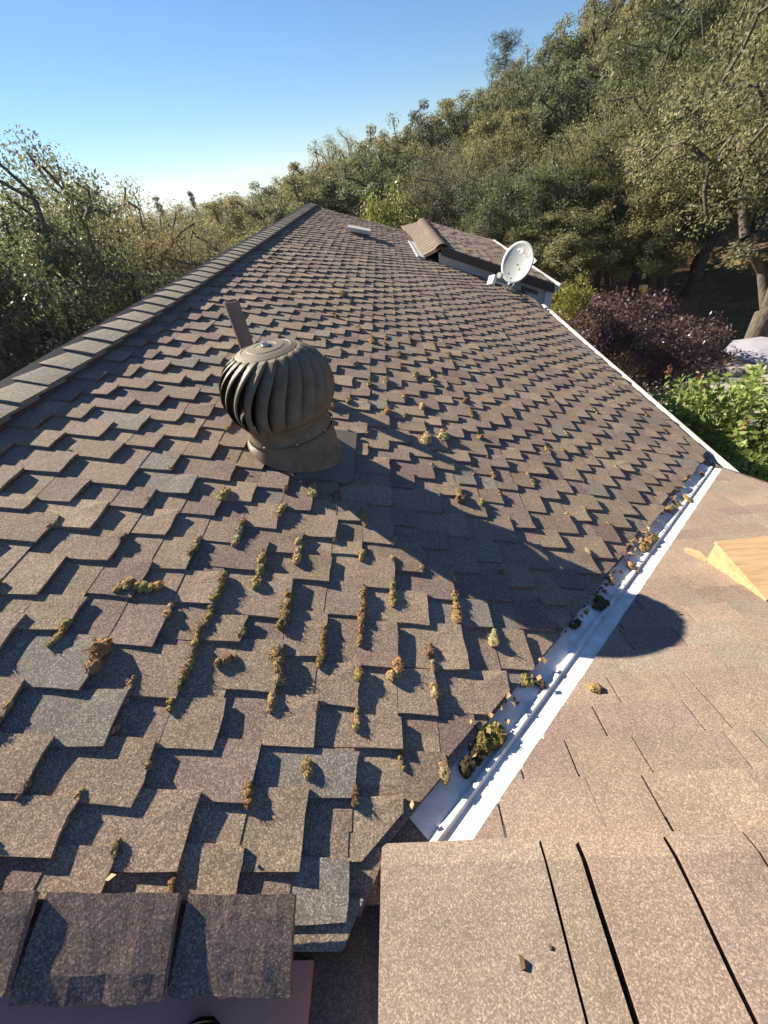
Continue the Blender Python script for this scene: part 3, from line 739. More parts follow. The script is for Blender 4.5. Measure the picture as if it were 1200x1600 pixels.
tr_ = math.radians(-24); tx = ex*math.cos(tr_) + ey*math.sin(tr_); ty = -ex*math.sin(tr_) + ey*math.cos(tr_)
p0 = DP(0.04, 0.118, surf(0.11, 0.08) + 0.012); tn = (dn - ex*0.10 - ey*0.06).normalized(); tx = (tx - tn*tx.dot(tn)).normalized(); ty = tn.cross(tx)
me = None
COL.objects.link(fo); bpy.context.view_layer.update()
me = bpy.data.meshes.new_from_object(fo.evaluated_get(bpy.context.evaluated_depsgraph_get()))
bpy.data.objects.remove(fo)
Vt = [p0 + tx*v.co.x*0.80 + ty*v.co.y + tn*v.co.z for v in me.vertices]; Ft = [tuple(p.vertices) for p in me.polygons]
def on_dish(p):                               # lay the letters on the curved face
    q = p - dc; a, b = q.dot(ex), q.dot(ey); return DP(a, b, surf(a, b) + 0.003)
mesh_obj('lettering', [on_dish(p) for p in Vt], Ft, M['dish_print'], refl)
lnb = DP(0.02, -0.33, 0.0) + dn*0.40 + Vector((0, 0, 0.02))
arm0 = DP(0.0, -0.34, -0.02)
lnb = arm0 + Vector((-0.33, -0.20, 0.17))
q = MB(); q.tube([arm0 - dn*0.05, arm0 + (lnb-arm0)*0.95], 0.012, 8); q.build('feed_arm', M['dish'], dish)
d = (lnb - arm0).normalized(); sidev = d.cross(Vector((0, 0, 1))).normalized(); upv = sidev.cross(d)
q = MB(); ln = [lnb + sidev*sx*0.055 + upv*(z*0.085) + d*t for t in (-0.01, 0.05) for sx, z in ((-1, -0.4), (1, -0.8), (1, 0.7), (-1, 1.0))]
q.hexa([ln[k] for k in (0, 1, 2, 3, 4, 5, 6, 7)]); q.build('feed_horn', M['dish_print'], dish)
lb = lnb + Vector((0.12, 0.05, 0.05)); q = MB(); q.tube([lb - dn*0.04, lb + dn*0.03], 0.042, 10); q.build('receiver_cap', M['dish'], dish)
q = MB(); q.tube([foot, foot + Vector((0.0, 0.02, 0.10)), dc - dn*0.14 + Vector((0, 0, -0.16)), dc - dn*0.09], 0.022, 8); q.build('mast', M['screw'], dish)
q = MB(); q.hexa([(foot.x + x, foot.y + y, plane1(foot.x + x) + z) for z in (0.03, 0.055) for x, y in ((-0.09, -0.16), (0.09, -0.16), (0.09, 0.16), (-0.09, 0.16))]); q.build('foot_plate', M['screw'], dish)
q = MB(); q.tube([foot + Vector((-0.02, -0.14, 0.04)), dc - dn*0.07 + Vector((0, 0, -0.22))], 0.012, 6); q.build('brace', M['screw'], dish)

# ------------------------------------------------------------------ plywood curb on the wing roof
x0, ya, yb_ = 1.268, 0.915, 1.212; x1 = 1.86; top = plane2(ya) + 0.012
wb = empty('plywood_curb', (1.55, 1.06, plane2(1.06))); tag(wb, 'raw plywood wedge-shaped curb sitting on the tan wing roof', 'wooden curb')
q = MB(); q.hexa([(x0, ya, plane2(ya) + 0.004), (x0 + 0.02, ya, plane2(ya) + 0.004), (x0 + 0.02, yb_, plane2(yb_) + 0.004), (x0, yb_, plane2(yb_) + 0.004), (x0, ya, top), (x0 + 0.02, ya, top), (x0 + 0.02, yb_, top), (x0, yb_, top)]); q.build('side_board', M['wood'], wb)
q = MB(); q.box((x0 - 0.004, ya - 0.006, top + 0.001), (x1, yb_ + 0.006, top + 0.013)); q.build('top_sheet', M['wood'], wb)
q = MB(); q.hexa([(x0 + 0.021, yb_ - 0.02, plane2(yb_) + 0.004), (x1, yb_ - 0.02, plane2(yb_) + 0.004), (x1, yb_, plane2(yb_) + 0.004), (x0 + 0.021, yb_, plane2(yb_) + 0.004), (x0 + 0.021, yb_ - 0.02, top), (x1, yb_ - 0.02, top), (x1, yb_, top), (x0 + 0.021, yb_, top)]); q.build('end_board', M['wood'], wb)
sh = MB(); P = [(1.235, 1.30), (1.262, 1.205), (1.285, 1.215), (1.29, 1.29), (1.262, 1.335)]
V = [(x, y, plane2(y) + 0.018 + 0.004*(y > 1.25)) for x, y in P] + [(x, y, plane2(y) + 0.012) for x, y in P]; n = 5
sh.add(V, [tuple(range(n)), tuple(range(2*n-1, n-1, -1))] + [(i, n+i, n+(i+1) % n, (i+1) % n) for i in range(n)])
tag(sh.build('wood_splinter', M['wood']), 'small pale wood offcut lying at the corner of the plywood curb', 'wood offcut')

# ------------------------------------------------------------------ shoe tip at the lower edge of the picture
sx, sy, sz = -0.463, -0.045, plane1(-0.463) - 0.06
V = []; F = []; n = 16; sect = [(0.0, 0.012, 0.016, 0.012), (0.008, 0.03, 0.03, 0.02), (0.03, 0.043, 0.042, 0.024), (0.08, 0.05, 0.055, 0.03), (0.15, 0.048, 0.075, 0.04), (0.20, 0.042, 0.10, 0.05), (0.25, 0.04, 0.105, 0.052), (0.275, 0.03, 0.09, 0.05)]
for d, w, hh, c in sect:
    for k in range(n):
        a = 2*math.pi*k/n; V.append((sx + w*math.cos(a) + 0.02*d, sy - d, sz + max(0.0, hh*0.5 + hh*0.5*math.sin(a))))
for i in range(len(sect)-1):
    for k in range(n): F.append((i*n+k, (i+1)*n+k, (i+1)*n+(k+1) % n, i*n+(k+1) % n))
F += [tuple(range(n)), tuple(range(len(sect)*n-1, (len(sect)-1)*n-1, -1))]
tag(mesh_obj('shoe', V, F, M['shoe'], None, smooth=True, base=True), 'black shoe toe just showing at the bottom edge', 'shoe')

# ------------------------------------------------------------------ moss and litter on the roof
MOSS = [([(-0.679, 0.857), (-0.675, 0.793), (-0.679, 0.733), (-0.676, 0.677)], 0.0125), ([(-0.689, 0.665), (-0.684, 0.624), (-0.68, 0.575), (-0.681, 0.529), (-0.685, 0.5), (-0.682, 0.467), (-0.685, 0.435)], 0.0108), ([(-0.855, 0.546)], 0.0212), ([(-0.868, 0.761), (-0.851, 0.779), (-0.825, 0.778), (-0.79, 0.774), (-0.772, 0.787)], 0.0142), ([(-0.741, 0.723), (-0.74, 0.694)], 0.012), ([(-0.754, 0.503), (-0.754, 0.467), (-0.75, 0.445)], 0.0087), ([(-0.788, 0.353), (-0.764, 0.37), (-0.75, 0.385)], 0.0081), ([(-0.577, 0.563), (-0.542, 0.582)], 0.0113), ([(-0.529, 0.66)], 0.0103), ([(-0.568, 0.672)], 0.0086), ([(-0.875, 0.265), (-0.877, 0.245)], 0.0084), ([(-0.972, 0.368), (-0.966, 0.378)], 0.0104), ([(-1.076, 0.536)], 0.0087), ([(-0.983, 0.644), (-0.979, 0.592), (-0.986, 0.569)], 0.0093), ([(-0.68, 0.321)], 0.0092), ([(-0.458, 0.267)], 0.0117), ([(-0.574, 0.202)], 0.0072), ([(-0.577, 0.983), (-0.57, 0.911), (-0.567, 0.837)], 0.0138), ([(-0.466, 1.054), (-0.457, 0.964)], 0.0147), ([(-0.461, 0.829), (-0.461, 0.79), (-0.46, 0.742), (-0.464, 0.7)], 0.0147), ([(-0.355, 0.71), (-0.355, 0.644), (-0.357, 0.589)], 0.0104), ([(-0.245, 0.87), (-0.248, 0.798), (-0.251, 0.724), (-0.252, 0.672)], 0.0132), ([(-0.464, 0.601), (-0.455, 0.563), (-0.446, 0.531)], 0.0163), ([(-0.461, 0.499), (-0.461, 0.452)], 0.0107), ([(-0.282, 0.576)], 0.0117), ([(-0.245, 0.472), (-0.246, 0.426)], 0.0093), ([(-0.127, 0.592)], 0.0156), ([(-0.137, 0.946), (-0.138, 0.882), (-0.141, 0.827)], 0.0123), ([(-0.043, 0.552), (-0.037, 0.534)], 0.0119), ([(0.07, 0.902), (0.068, 0.846), (0.062, 0.785)], 0.0143), ([(-0.039, 0.668)], 0.011), ([(-0.045, 0.618)], 0.0089), ([(-0.354, 0.331), (-0.349, 0.315)], 0.0111), ([(-0.148, 0.35)], 0.0088), ([(-0.046, 0.348), (-0.039, 0.318)], 0.0118), ([(-0.25, 0.277)], 0.0109), ([(-0.476, 1.408), (-0.465, 1.34)], 0.0175), ([(-0.565, 1.238), (-0.574, 1.197)], 0.0161), ([(-0.588, 1.175)], 0.0113), ([(-0.75, 1.254)], 0.0161), ([(-0.372, 1.365)], 0.0151), ([(-1.183, 0.975)], 0.0095), ([(-1.036, 1.362)], 0.0094), ([(-0.964, 0.972), (-0.966, 0.942)], 0.0097), ([(-0.971, 1.156)], 0.0086), ([(-0.69, 1.117)], 0.0108), ([(-0.271, 1.298), (-0.259, 1.22)], 0.0145), ([(-0.424, 2.172)], 0.0236), ([(-0.377, 2.277)], 0.0175), ([(-0.109, 2.229)], 0.021), ([(0.085, 2.004)], 0.0264), ([(0.191, 2.079)], 0.0273), ([(-0.131, 2.686)], 0.02), ([(0.053, 2.896)], 0.0213), ([(-0.306, 2.872)], 0.0208), ([(-0.235, 2.58)], 0.0154), ([(-0.011, 2.494)], 0.0191), ([(0.185, 1.508)], 0.0223), ([(0.177, 0.746)], 0.0157), ([(0.366, 1.483)], 0.014), ([(0.388, 2.632)], 0.0203), ([(0.065, 2.391)], 0.0186), ([(-0.53, 4.653)], 0.0301), ([(0.44, 2.421)], 0.0153), ([(0.448, 2.139)], 0.0141), ([(-0.175, 3.431)], 0.0192), ([(0.237, 2.879)], 0.0171), ([(0.632, 1.74)], 0.0126), ([(-0.027, 3.233)], 0.0184), ([(-0.507, 3.878)], 0.0208), ([(-0.334, 3.645)], 0.0199), ([(0.411, 3.504)], 0.02), ([(-0.595, 0.149)], 0.0069), ([(-0.561, 0.121)], 0.0067), ([(-0.68, 0.166)], 0.0069), ([(-0.768, 0.253)], 0.0061), ([(-0.792, 0.994)], 0.0101), ([(-1.082, 0.992)], 0.0078), ([(-0.737, 0.945)], 0.0099), ([(-0.171, 1.026)], 0.0109), ([(-0.054, 1.001)], 0.0109), ([(0.064, 0.991)], 0.011), ([(-0.146, 1.133)], 0.0116), ([(-0.967, 0.406)], 0.008), ([(-0.759, 0.205)], 0.0058)]
VMOSS = [([(0.134, 0.442), (0.106, 0.42), (0.142, 0.422), (0.116, 0.401), (0.157, 0.44)], 0.0257), ([(0.086, 0.379), (0.066, 0.362), (0.052, 0.347), (0.088, 0.39)], 0.02), ([(0.28, 0.621), (0.297, 0.606), (0.267, 0.595)], 0.0166), ([(0.318, 0.608), (0.331, 0.601)], 0.0166), ([(0.553, 0.862), (0.529, 0.845)], 0.0173), ([(0.69, 0.986), (0.712, 0.974), (0.661, 0.951)], 0.0232), ([(0.941, 1.212), (0.95, 1.187)], 0.021), ([(1.071, 1.352), (1.132, 1.409), (1.194, 1.459)], 0.0261), ([(1.422, 1.728), (1.479, 1.772)], 0.02), ([(1.635, 1.89)], 0.0212), ([(0.799, 1.105)], 0.015), ([(1.992, 2.269)], 0.0161), ([(1.539, 1.816)], 0.0172)]
ICO = {}
def ico(sub):
    if sub not in ICO:
        bm = bmesh.new(); bmesh.ops.create_icosphere(bm, subdivisions=sub, radius=1.0)
        ICO[sub] = ([v.co.copy() for v in bm.verts], [tuple(v.index for v in f.verts) for f in bm.faces]); bm.free()
    return ICO[sub]
MPAL = [(0.36, 0.265, 0.115), (0.30, 0.21, 0.10), (0.32, 0.245, 0.11), (0.40, 0.30, 0.155), (0.25, 0.165, 0.09), (0.36, 0.29, 0.175)]
def blob(mb, c, rad, r, sub, col, stretch=(1, 1, 1)):
    Vi, Fi = ico(sub); off = Vector((r.uniform(-50, 50), r.uniform(-50, 50), r.uniform(-50, 50)))
    V = []
    for v in Vi:
        k = 1 + 0.35*noise.noise(v*1.6 + off) + 0.22*noise.noise(v*4.5 + off) + (0.14*noise.noise(v*11 + off) if sub > 2 else 0)
        V.append((c[0] + v.x*rad*k*stretch[0], c[1] + v.y*rad*k*stretch[1], c[2] + v.z*rad*k*stretch[2]))
    mb.add(V, Fi, col)
def tufts(mb, c, rad, r, n, col):
    for _ in range(n):
        d = Vector((r.gauss(0, 1), r.gauss(0, 1), abs(r.gauss(0, .8)))).normalized(); p = Vector(c) + d*rad*0.8
        t = d.orthogonal().normalized()*rad*0.07; e = p + d*rad*r.uniform(0.25, 0.6) + Vector((r.gauss(0, 1), r.gauss(0, 1), r.gauss(0, 1)))*rad*.15
        mb.add([p - t, p + t, e], [(0, 1, 2)], col)
mr = random.Random(77)
def moss_clump(pts, rad, zf, col=None, big=False):
    """a ragged strip: overlapping soft lumps of one tone along the edge, bristling with short shoots"""
    mb = MB(); c0 = col or mr.choice(MPAL); k0 = mr.uniform(0.8, 1.15); chain = []
    for i, p in enumerate(pts):
        chain.append(p)
        if i+1 < len(pts):
            q = pts[i+1]; n = max(1, int(math.hypot(p[0]-q[0], p[1]-q[1]) / (rad*0.75)))
            for j in range(1, n): chain.append((p[0] + (q[0]-p[0])*j/n + mr.gauss(0, rad*.12), p[1] + (q[1]-p[1])*j/n))
    if len(pts) == 1: chain += [(pts[0][0] + mr.gauss(0, rad*.25), pts[0][1] + s_*rad*.8) for s_ in (-1, 1)]
    sub = 3 if big else 2
    for (x, y) in chain:
        c = tuple(v*k0*mr.uniform(0.85, 1.12) for v in c0); R_ = rad*mr.uniform(0.5, 0.95)
        ctr = (x, y, zf(x, y) + R_*0.30)
        blob(mb, ctr, R_, mr, sub, c, (mr.uniform(.8, 1.1), mr.uniform(1.0, 1.4), mr.uniform(.6, .85)))
        tufts(mb, ctr, R_*1.05, mr, 34 if rad > 0.009 else 16, tuple(v*mr.uniform(.8, 1.25) for v in c))
    return mb.build('moss_clump', M['moss'], None)
def snap(pts):
    """move a strip onto the nearest lower edge of a tab"""
    x, y = pts[len(pts)//2]
    best = min(((abs(XR + v*CS - x) + 0.6*max(0, u0 - y, y - u1), XR + v*CS - x) for v, u0, u1 in BUTTS), key=lambda a: a[0])
    return [(p[0] + best[1] + 0.004, p[1]) for p in pts] if best[0] < 0.08 else pts
roofz = lambda x, y: plane1(x) + 0.022
for i, (pts, rad) in enumerate(MOSS):
    o = moss_clump(snap(pts), rad*1.4, roofz)
    tag(o, 'dry olive-brown moss clump growing along a lifted shingle edge', 'moss', 'moss clumps on the weathered slope')
lab = {0: 'largest moss heap, green and yellow, at the valley edge nearest the camera', 1: 'dark moss and debris heap below the big green clump in valley',
       2: 'pair of tan moss lumps on the valley edge near the vent shadow', 3: 'grey-brown moss lump against the valley rib', 4: 'dark shaded moss lump where vent shadow meets the valley',
       5: 'dark moss and leaf heap at the upper edge of the vent shadow'}
for i, (pts, rad) in enumerate(VMOSS):
    col = [(0.20, 0.16, 0.055), (0.07, 0.055, 0.035), None, (0.17, 0.14, 0.09), (0.10, 0.08, 0.05), (0.16, 0.11, 0.06)][i] if i < 6 else None
    o = moss_clump(pts, rad, lambda x, y: max(plane1(x), plane2(y)) + 0.008, col, big=i < 2)
    tag(o, lab.get(i, 'small brown moss lump lodged in the far half of the valley'), 'moss', 'moss lodged in the valley')
mb = MB(); c = (0.487, 0.575, plane2(0.575) + 0.018); blob(mb, c, 0.0165, mr, 3, (0.34, 0.255, 0.12), (1.15, 1, .9)); tufts(mb, c, .0165, mr, 20, (0.34, 0.26, 0.14))
tag(mb.build('moss_ball', M['moss']), 'lone round moss ball resting on the white valley flange', 'moss')
# more small clumps on tab edges over the middle of the slope
small = 0; mids = [b for b in BUTTS if 0.3 < b[1] < 7.5 and b[0] > 0.5 and not in_valley(b[0], b[1])]
mr.shuffle(mids)
for v, u0, u1 in mids:
    if small >= 190: break
    x = XR + v*CS; y = mr.choice([u0, u1, mr.uniform(u0, u1)])
    if abs(x - vb.x) < 0.3 and abs(y - vb.y) < 0.32: continue
    if mr.random() > math.exp(-((x - 0.1)/1.0)**2 - ((y - 3.0)/2.6)**2) + 0.12: continue
    n = mr.choice([1, 1, 2, 3, 4]); rad = mr.uniform(0.010, 0.018)
    o = moss_clump([(x + 0.006, y + k*rad*1.5) for k in range(n)], rad, roofz)
    tag(o, 'dry olive-brown moss clump growing along a lifted shingle edge', 'moss', 'moss clumps on the weathered slope'); small += 1
# dry leaves and crumbs caught in the valley and along the tabs
mb = MB()
def dry_leaf(mb, c, r, L_):
    a = r.uniform(0, 6.28); d = Vector((math.cos(a), math.sin(a), r.uniform(-.3, .5))).normalized(); s_ = d.cross(Vector((r.gauss(0, .4), r.gauss(0, .4), 1))).normalized()
    p = Vector(c); w = L_*r.uniform(.28, .42); up_ = Vector((0, 0, L_*r.uniform(0.05, 0.3)))
    k = r.uniform(0, 1)
    mb.add([p - d*L_*.5, p + s_*w + up_, p + d*L_*.5, p - s_*w + up_*r.uniform(-.2, 1), p], [(0, 4, 1), (4, 2, 1), (0, 3, 4), (4, 3, 2)], (k, k, k))
for _ in range(150):
    t = mr.random()**0.8; y = 0.25 + t*2.05; d = mr.gauss(-0.085, 0.02); x = y - VAL + d
    if mr.random() < 0.75: 
        y = mr.choice([0.95, 1.12, 1.3, 1.45, 1.7, 0.5]) + mr.gauss(0, 0.07); x = y - VAL + mr.gauss(-0.08, 0.025)
    dry_leaf(mb, (x, y, max(plane1(x), plane2(y)) + mr.uniform(0.01, 0.035)), mr, mr.uniform(0.012, 0.03))
for _ in range(110):
    v, u0, u1 = mr.choice(BUTTS); y = mr.uniform(u0, u1); x = XR + v*CS + mr.uniform(0, .02)
    if y > 5: continue
    dry_leaf(mb, (x, y, plane1(x) + 0.034), mr, mr.uniform(0.008, 0.02))
for x, y in ((0.93, 0.88), (1.18, 1.5), (1.35, 1.62), (1.5, 1.72), (1.75, 2.0)):
    dry_leaf(mb, (x, y, max(plane2(y), crest(y) + 0.03 if y < .2 else 0) + 0.022), mr, 0.018)
tag(mb.build('leaf_litter', M['dry']), 'dry leaf crumbs scattered in the valley and on the tabs', 'leaf litter', kind='stuff')
# curled bits on the crest course
for k, (x, y) in enumerate(((0.096, 0.012), (0.150, 0.030))):
    q = MB(); z = crest(y) + 0.076; f_ = (1.0, 0.45)[k]
    q.add([(x - .004*f_, y - .010*f_, z), (x + .003*f_, y - .007*f_, z + .007*f_), (x + .004*f_, y + .006*f_, z + .008*f_), (x - .004*f_, y + .010*f_, z), (x, y, z + .002)], [(0, 1, 4), (1, 2, 4), (2, 3, 4), (3, 0, 4)], (.0, .0, .0))
    tag(q.build('curled_leaf', M['dry']), ['curled dry leaf on the crest shingles, left of the slot', 'tiny dark crumb beside the first slot of the crest shingles'][k], 'leaf')

# ------------------------------------------------------------------ terrain
def terrain(x, y):
    d = math.hypot(x, y)
    z = 0.30 * max(0.0, x*0.80 + y*0.30 - 15.0)
    if z > 0: z = z if z < 9 else 9 + (z - 9)*0.35
    z -= 0.22 * max(0.0, min(28.0, -x - 6.5)) * (1 if x < 0 else 0)
    z += 0.6 * noise.noise(Vector((x*0.07, y*0.07, 3.1))) * min(1, max(0, (d - 13)/15))
    if d > 90:
        k = min(1.0, (d - 90)/200); far = -14 + 10*noise.noise(Vector((x*0.004, y*0.004, 1.0)))
        if d > 700: far += min(18.0, (d - 700)*0.012 * (0.75 + 0.5*noise.noise(Vector((x*0.0011, y*0.0011, 7.0)))))
        z = z*(1-k) + far*k
    return z
V = [(0, 0, terrain(0, 0))]; F = []; na = 160
rings = [3, 6, 9, 11, 13, 15, 17, 19, 21.5, 24, 27, 30, 34, 38, 43, 48, 54, 61, 70, 80, 92, 106, 125, 150, 185, 230, 300, 390, 500, 650, 800, 950, 1100, 1300, 1480]
for r in rings:
    for k in range(na):
        a = 2*math.pi*k/na; V.append((r*math.cos(a), r*math.sin(a), terrain(r*math.cos(a), r*math.sin(a))))
for k in range(na): F.append((0, 1+k, 1+(k+1) % na))
for i in range(len(rings)-1):
    for k in range(na): F.append((1+i*na+k, 1+(i+1)*na+k, 1+(i+1)*na+(k+1) % na, 1+i*na+(k+1) % na))
gobj = mesh_obj('ground', V, F, M['ground'], None, smooth=True, origin=(0, 0, 0)); tag(gobj, kind='structure')
# paved patio with joints
pat = [(4.4, 9.4), (9.6, 9.4), (13.4, 12.4), (11.8, 14.2), (8.6, 13.6), (5.2, 12.6)]
mb = MB(); n = len(pat); mb.add([(x, y, 0.06) for x, y in pat] + [(x, y, -0.2) for x, y in pat], [tuple(range(n)), tuple(range(2*n-1, n-1, -1))] + [(i, n+i, n+(i+1) % n, (i+1) % n) for i in range(n)])
tag(mb.build('patio', M['patio'], None, base=True), kind='structure')
# rough stone edging beyond the patio
rs = random.Random(9)
for k in range(11):
    t = k/10; x = 8.9 + 4.6*t; y = 14.0 - 1.2*t + rs.uniform(-.15, .15); mb = MB(); R_ = rs.uniform(0.16, 0.30)
    blob(mb, (x, y, terrain(x, y) + R_*.4), R_, rs, 2, (1, 1, 1), (1.2, 1, .75))
    tag(mb.build('edging_stone', M['rock'], None, base=True), 'rough grey stone in the row edging the patio', 'stone', 'stones edging the patio')

# ------------------------------------------------------------------ leaves and trees
def leaf_cloud(name, C, R, per, size, mat, seed, flat=0.75, droop=0.0, shape=0.42, tone=None):
    """C: cluster centres (n,3); R: cluster radii; leaves are folded diamonds turned every way"""
    g = np.random.default_rng(seed); n = len(C)
    cnt = np.full(n, per) if np.isscalar(per) else per
    idx = np.repeat(np.arange(n), cnt); m = len(idx)
    d = g.normal(size=(m, 3)); d /= np.linalg.norm(d, axis=1)[:, None] + 1e-9
    rad = g.random(m)**0.45
    P = C[idx] + d * (rad * R[idx])[:, None] * np.array([1, 1, flat])
    ax = g.normal(size=(m, 3)) + np.array([0, 0, -droop]); ax /= np.linalg.norm(ax, axis=1)[:, None] + 1e-9
    nn = g.normal(size=(m, 3)) + d*0.6 + np.array([0, 0, 0.7]); nn -= ax * (nn*ax).sum(1)[:, None]; nn /= np.linalg.norm(nn, axis=1)[:, None] + 1e-9
    sd = np.cross(ax, nn); L_ = size * (0.65 + 0.7*g.random(m))[:, None]; W = L_ * shape
    V = np.empty((m, 4, 3)); V[:, 0] = P - ax*L_*.5; V[:, 1] = P + sd*W*.5 + nn*L_*.06; V[:, 2] = P + ax*L_*.5; V[:, 3] = P - sd*W*.5 + nn*L_*.06
    tone_c = g.random(n) if tone is None else tone
    t = np.clip(0.15 + 0.45*tone_c[idx] + 0.45*(g.random(m) - 0.35), 0, 1)
    me = bpy.data.meshes.new(name); me.vertices.add(m*4); me.vertices.foreach_set('co', V.ravel())
    me.loops.add(m*4); me.loops.foreach_set('vertex_index', np.arange(m*4))
    me.polygons.add(m); me.polygons.foreach_set('loop_start', np.arange(m)*4); me.polygons.foreach_set('loop_total', np.full(m, 4))
    me.update(calc_edges=True)
    at = me.color_attributes.new('tint', 'FLOAT_COLOR', 'POINT'); col = np.ones((m, 4, 4), np.float32); col[:, :, :3] = t[:, None, None]; at.data.foreach_set('color', col.ravel())
    me.materials.append(mat); return me

def grow(seed, height, width, ncl, trunk_r, crown_lo=0.25, limbs=5, lean=0.0, shell=0.5, lobes=5):
    """trunk and limbs reach for cluster centres scattered through an uneven, lobed crown"""
    r = random.Random(seed); g = np.random.default_rng(seed)
    cz0, cz1 = height*crown_lo, height; cc = Vector((lean, 0, (cz0+cz1)/2)); hz = (cz1-cz0)/2; hx = width/2
    LB = []
    for k in range(lobes):
        a = 2*math.pi*(k + r.uniform(-.3, .3))/max(1, lobes); e = r.uniform(-0.5, 0.8)
        LB.append((cc + Vector((math.cos(a)*hx*.5*math.cos(e), math.sin(a)*hx*.5*math.cos(e), hz*.55*math.sin(e))), hx*r.uniform(.42, .62), hz*r.uniform(.36, .56)))
    LB.append((cc + Vector((r.uniform(-.15, .15)*hx, r.uniform(-.15, .15)*hx, hz*.45)), hx*.5, hz*.52))
    C = []
    while len(C) < ncl:
        c, rx, rz = r.choice(LB); d = Vector((r.gauss(0, 1), r.gauss(0, 1), r.gauss(0, 1))).normalized()
        k = r.uniform(0, 1)**shell; p = c + Vector((d.x*rx, d.y*rx, d.z*rz))*k
        if p.z < cz0*.8: continue
        C.append(p)
    nodes = [(Vector((0, 0, 0)), -1, 0)]
    th = height*max(0.14, crown_lo*0.85); cur = 0
    for i in range(1, 5):
        t = i/4; nodes.append((Vector((lean*.4*t + r.uniform(-.08, .08)*i*.3, r.uniform(-.08, .08)*i*.3, th*t)), cur, 0)); cur = len(nodes)-1
    fork = cur
    for k in range(limbs):
        a = 2*math.pi*(k + r.uniform(-.3, .3))/limbs; tgt = cc + Vector((math.cos(a)*hx*.5, math.sin(a)*hx*.5, hz*r.uniform(-.1, .55)))
        prev = fork; p0 = nodes[fork][0]
        for i in range(1, 6):
            t = i/5; p = p0.lerp(tgt, t) + Vector((r.gauss(0, .05)*height*.35, r.gauss(0, .05)*height*.35, math.sin(t*math.pi)*height*.03)); nodes.append((p, prev, 0)); prev = len(nodes)-1
    order = sorted(C, key=lambda p: (p - nodes[fork][0]).length)
    for p in order:
        bi = min(range(fork, len(nodes)), key=lambda i: (nodes[i][0]-p).length + 0.15*max(0, nodes[i][0].z - p.z))
        q = nodes[bi][0]; dl = (p-q).length; prev = bi; ns = max(1, min(3, int(dl/0.5)))
        for i in range(1, ns+1):
            t = i/ns; nodes.append((q.lerp(p, t) + (Vector((r.gauss(0, .07), r.gauss(0, .07), r.gauss(0, .07)))*dl if i < ns else Vector()), prev, 0)); prev = len(nodes)-1
    load = [0.0]*len(nodes)
    kids = [0]*len(nodes)
    for i in range(1, len(nodes)): kids[nodes[i][1]] += 1
    for i in range(len(nodes)-1, 0, -1):
        if kids[i] == 0: load[i] += 1
        load[nodes[i][1]] += load[i]
    tot = max(load); rad = [max(0.012, trunk_r*(l/tot)**0.48) for l in load]
    mb = MB()
    tp_ = [nodes[i][0] for i in range(fork+1)]; tp_.insert(1, tp_[0].lerp(tp_[1], 0.35)); mb.tube(tp_, [rad[0]*1.55, rad[0]*1.12] + [rad[i] for i in range(1, fork+1)], 10, caps=False)
    for i in range(fork+1, len(nodes)):
        a, b = nodes[nodes[i][1]][0], nodes[i][0]
        if (a-b).length < 1e-4: continue
        ra = rad[nodes[i][1]]; ra = min(ra, rad[i]*1.35) if nodes[i][1] >= fork else ra
        mb.tube([a, b], [ra, rad[i]], 7 if rad[i] > .05 else 4, caps=False)
    return mb, np.array([tuple(c) for c in C])

def tree_proto(seed, height, width, ncl, per, size, leaf, trunk_r=0.28, crad=0.62, bark='bark', **kw):
    gk = {k: kw[k] for k in ('crown_lo', 'limbs', 'lean', 'shell', 'lobes') if k in kw}
    mb, C = grow(seed, height, width, ncl, trunk_r, **gk)
    g = np.random.default_rng(seed+1)
    R = crad * (0.7 + 0.6*g.random(len(C)))
    lm = leaf_cloud('crown', C, R, per, size, M[leaf], seed+2, **{k: kw[k] for k in ('flat', 'droop', 'shape') if k in kw})
    tm = bpy.data.meshes.new('trunk'); tm.from_pydata(mb.V, [], mb.F); tm.materials.append(M[bark])
    tm.polygons.foreach_set('use_smooth', [True]*len(tm.polygons))
    return tm, lm, height, width
def plant_tree(name, proto, x, y, height, width, rot, label, cat, group=None, parts=('trunk', 'crown')):
    tm, lm, ph, pw = proto; z = terrain(x, y) - 0.05
    o = empty(name, (x, y, z)); o.rotation_euler = (0, 0, rot); o.scale = (width/pw, width/pw, height/ph)
    for nm, me in zip(parts, (tm, lm)):
        c = bpy.data.objects.new(nm, me); COL.objects.link(c); c.parent = o
    return tag(o, label, cat, group)
PR = {
 'oak_a': tree_proto(101, 9, 8, 140, 170, 0.15, 'leaf_oak', 0.30, 0.56),
 'oak_b': tree_proto(202, 9, 8.5, 160, 150, 0.145, 'leaf_oak', 0.28, 0.52, lobes=7, crown_lo=0.2),
 'oak_c': tree_proto(303, 10, 7, 140, 160, 0.145, 'leaf_pale', 0.26, 0.54, crown_lo=0.18, lobes=6),
 'airy':  tree_proto(404, 9, 9, 240, 150, 0.085, 'leaf_brown', 0.26, 0.62, bark='twig', lobes=7, crown_lo=0.15, shell=0.7),
 'airy_b': tree_proto(505, 9, 9, 250, 160, 0.09, 'leaf_pale', 0.30, 0.60, bark='bark', lobes=7, crown_lo=0.15, shell=0.7),
 'bush':  tree_proto(606, 4, 4.4, 90, 110, 0.12, 'leaf_yellow', 0.10, 0.5, crown_lo=0.08, lobes=5),
 'near':  tree_proto(707, 10, 9.5, 250, 270, 0.098, 'leaf_oak', 0.30, 0.56, crown_lo=0.16, lobes=8),
 'far':   tree_proto(808, 8, 8, 70, 60, 0.26, 'leaf_oak', 0.25, 0.85, lobes=5, crown_lo=0.12),
}
def at_az(az, d): a = math.radians(az); return d*math.sin(a), d*math.cos(a)
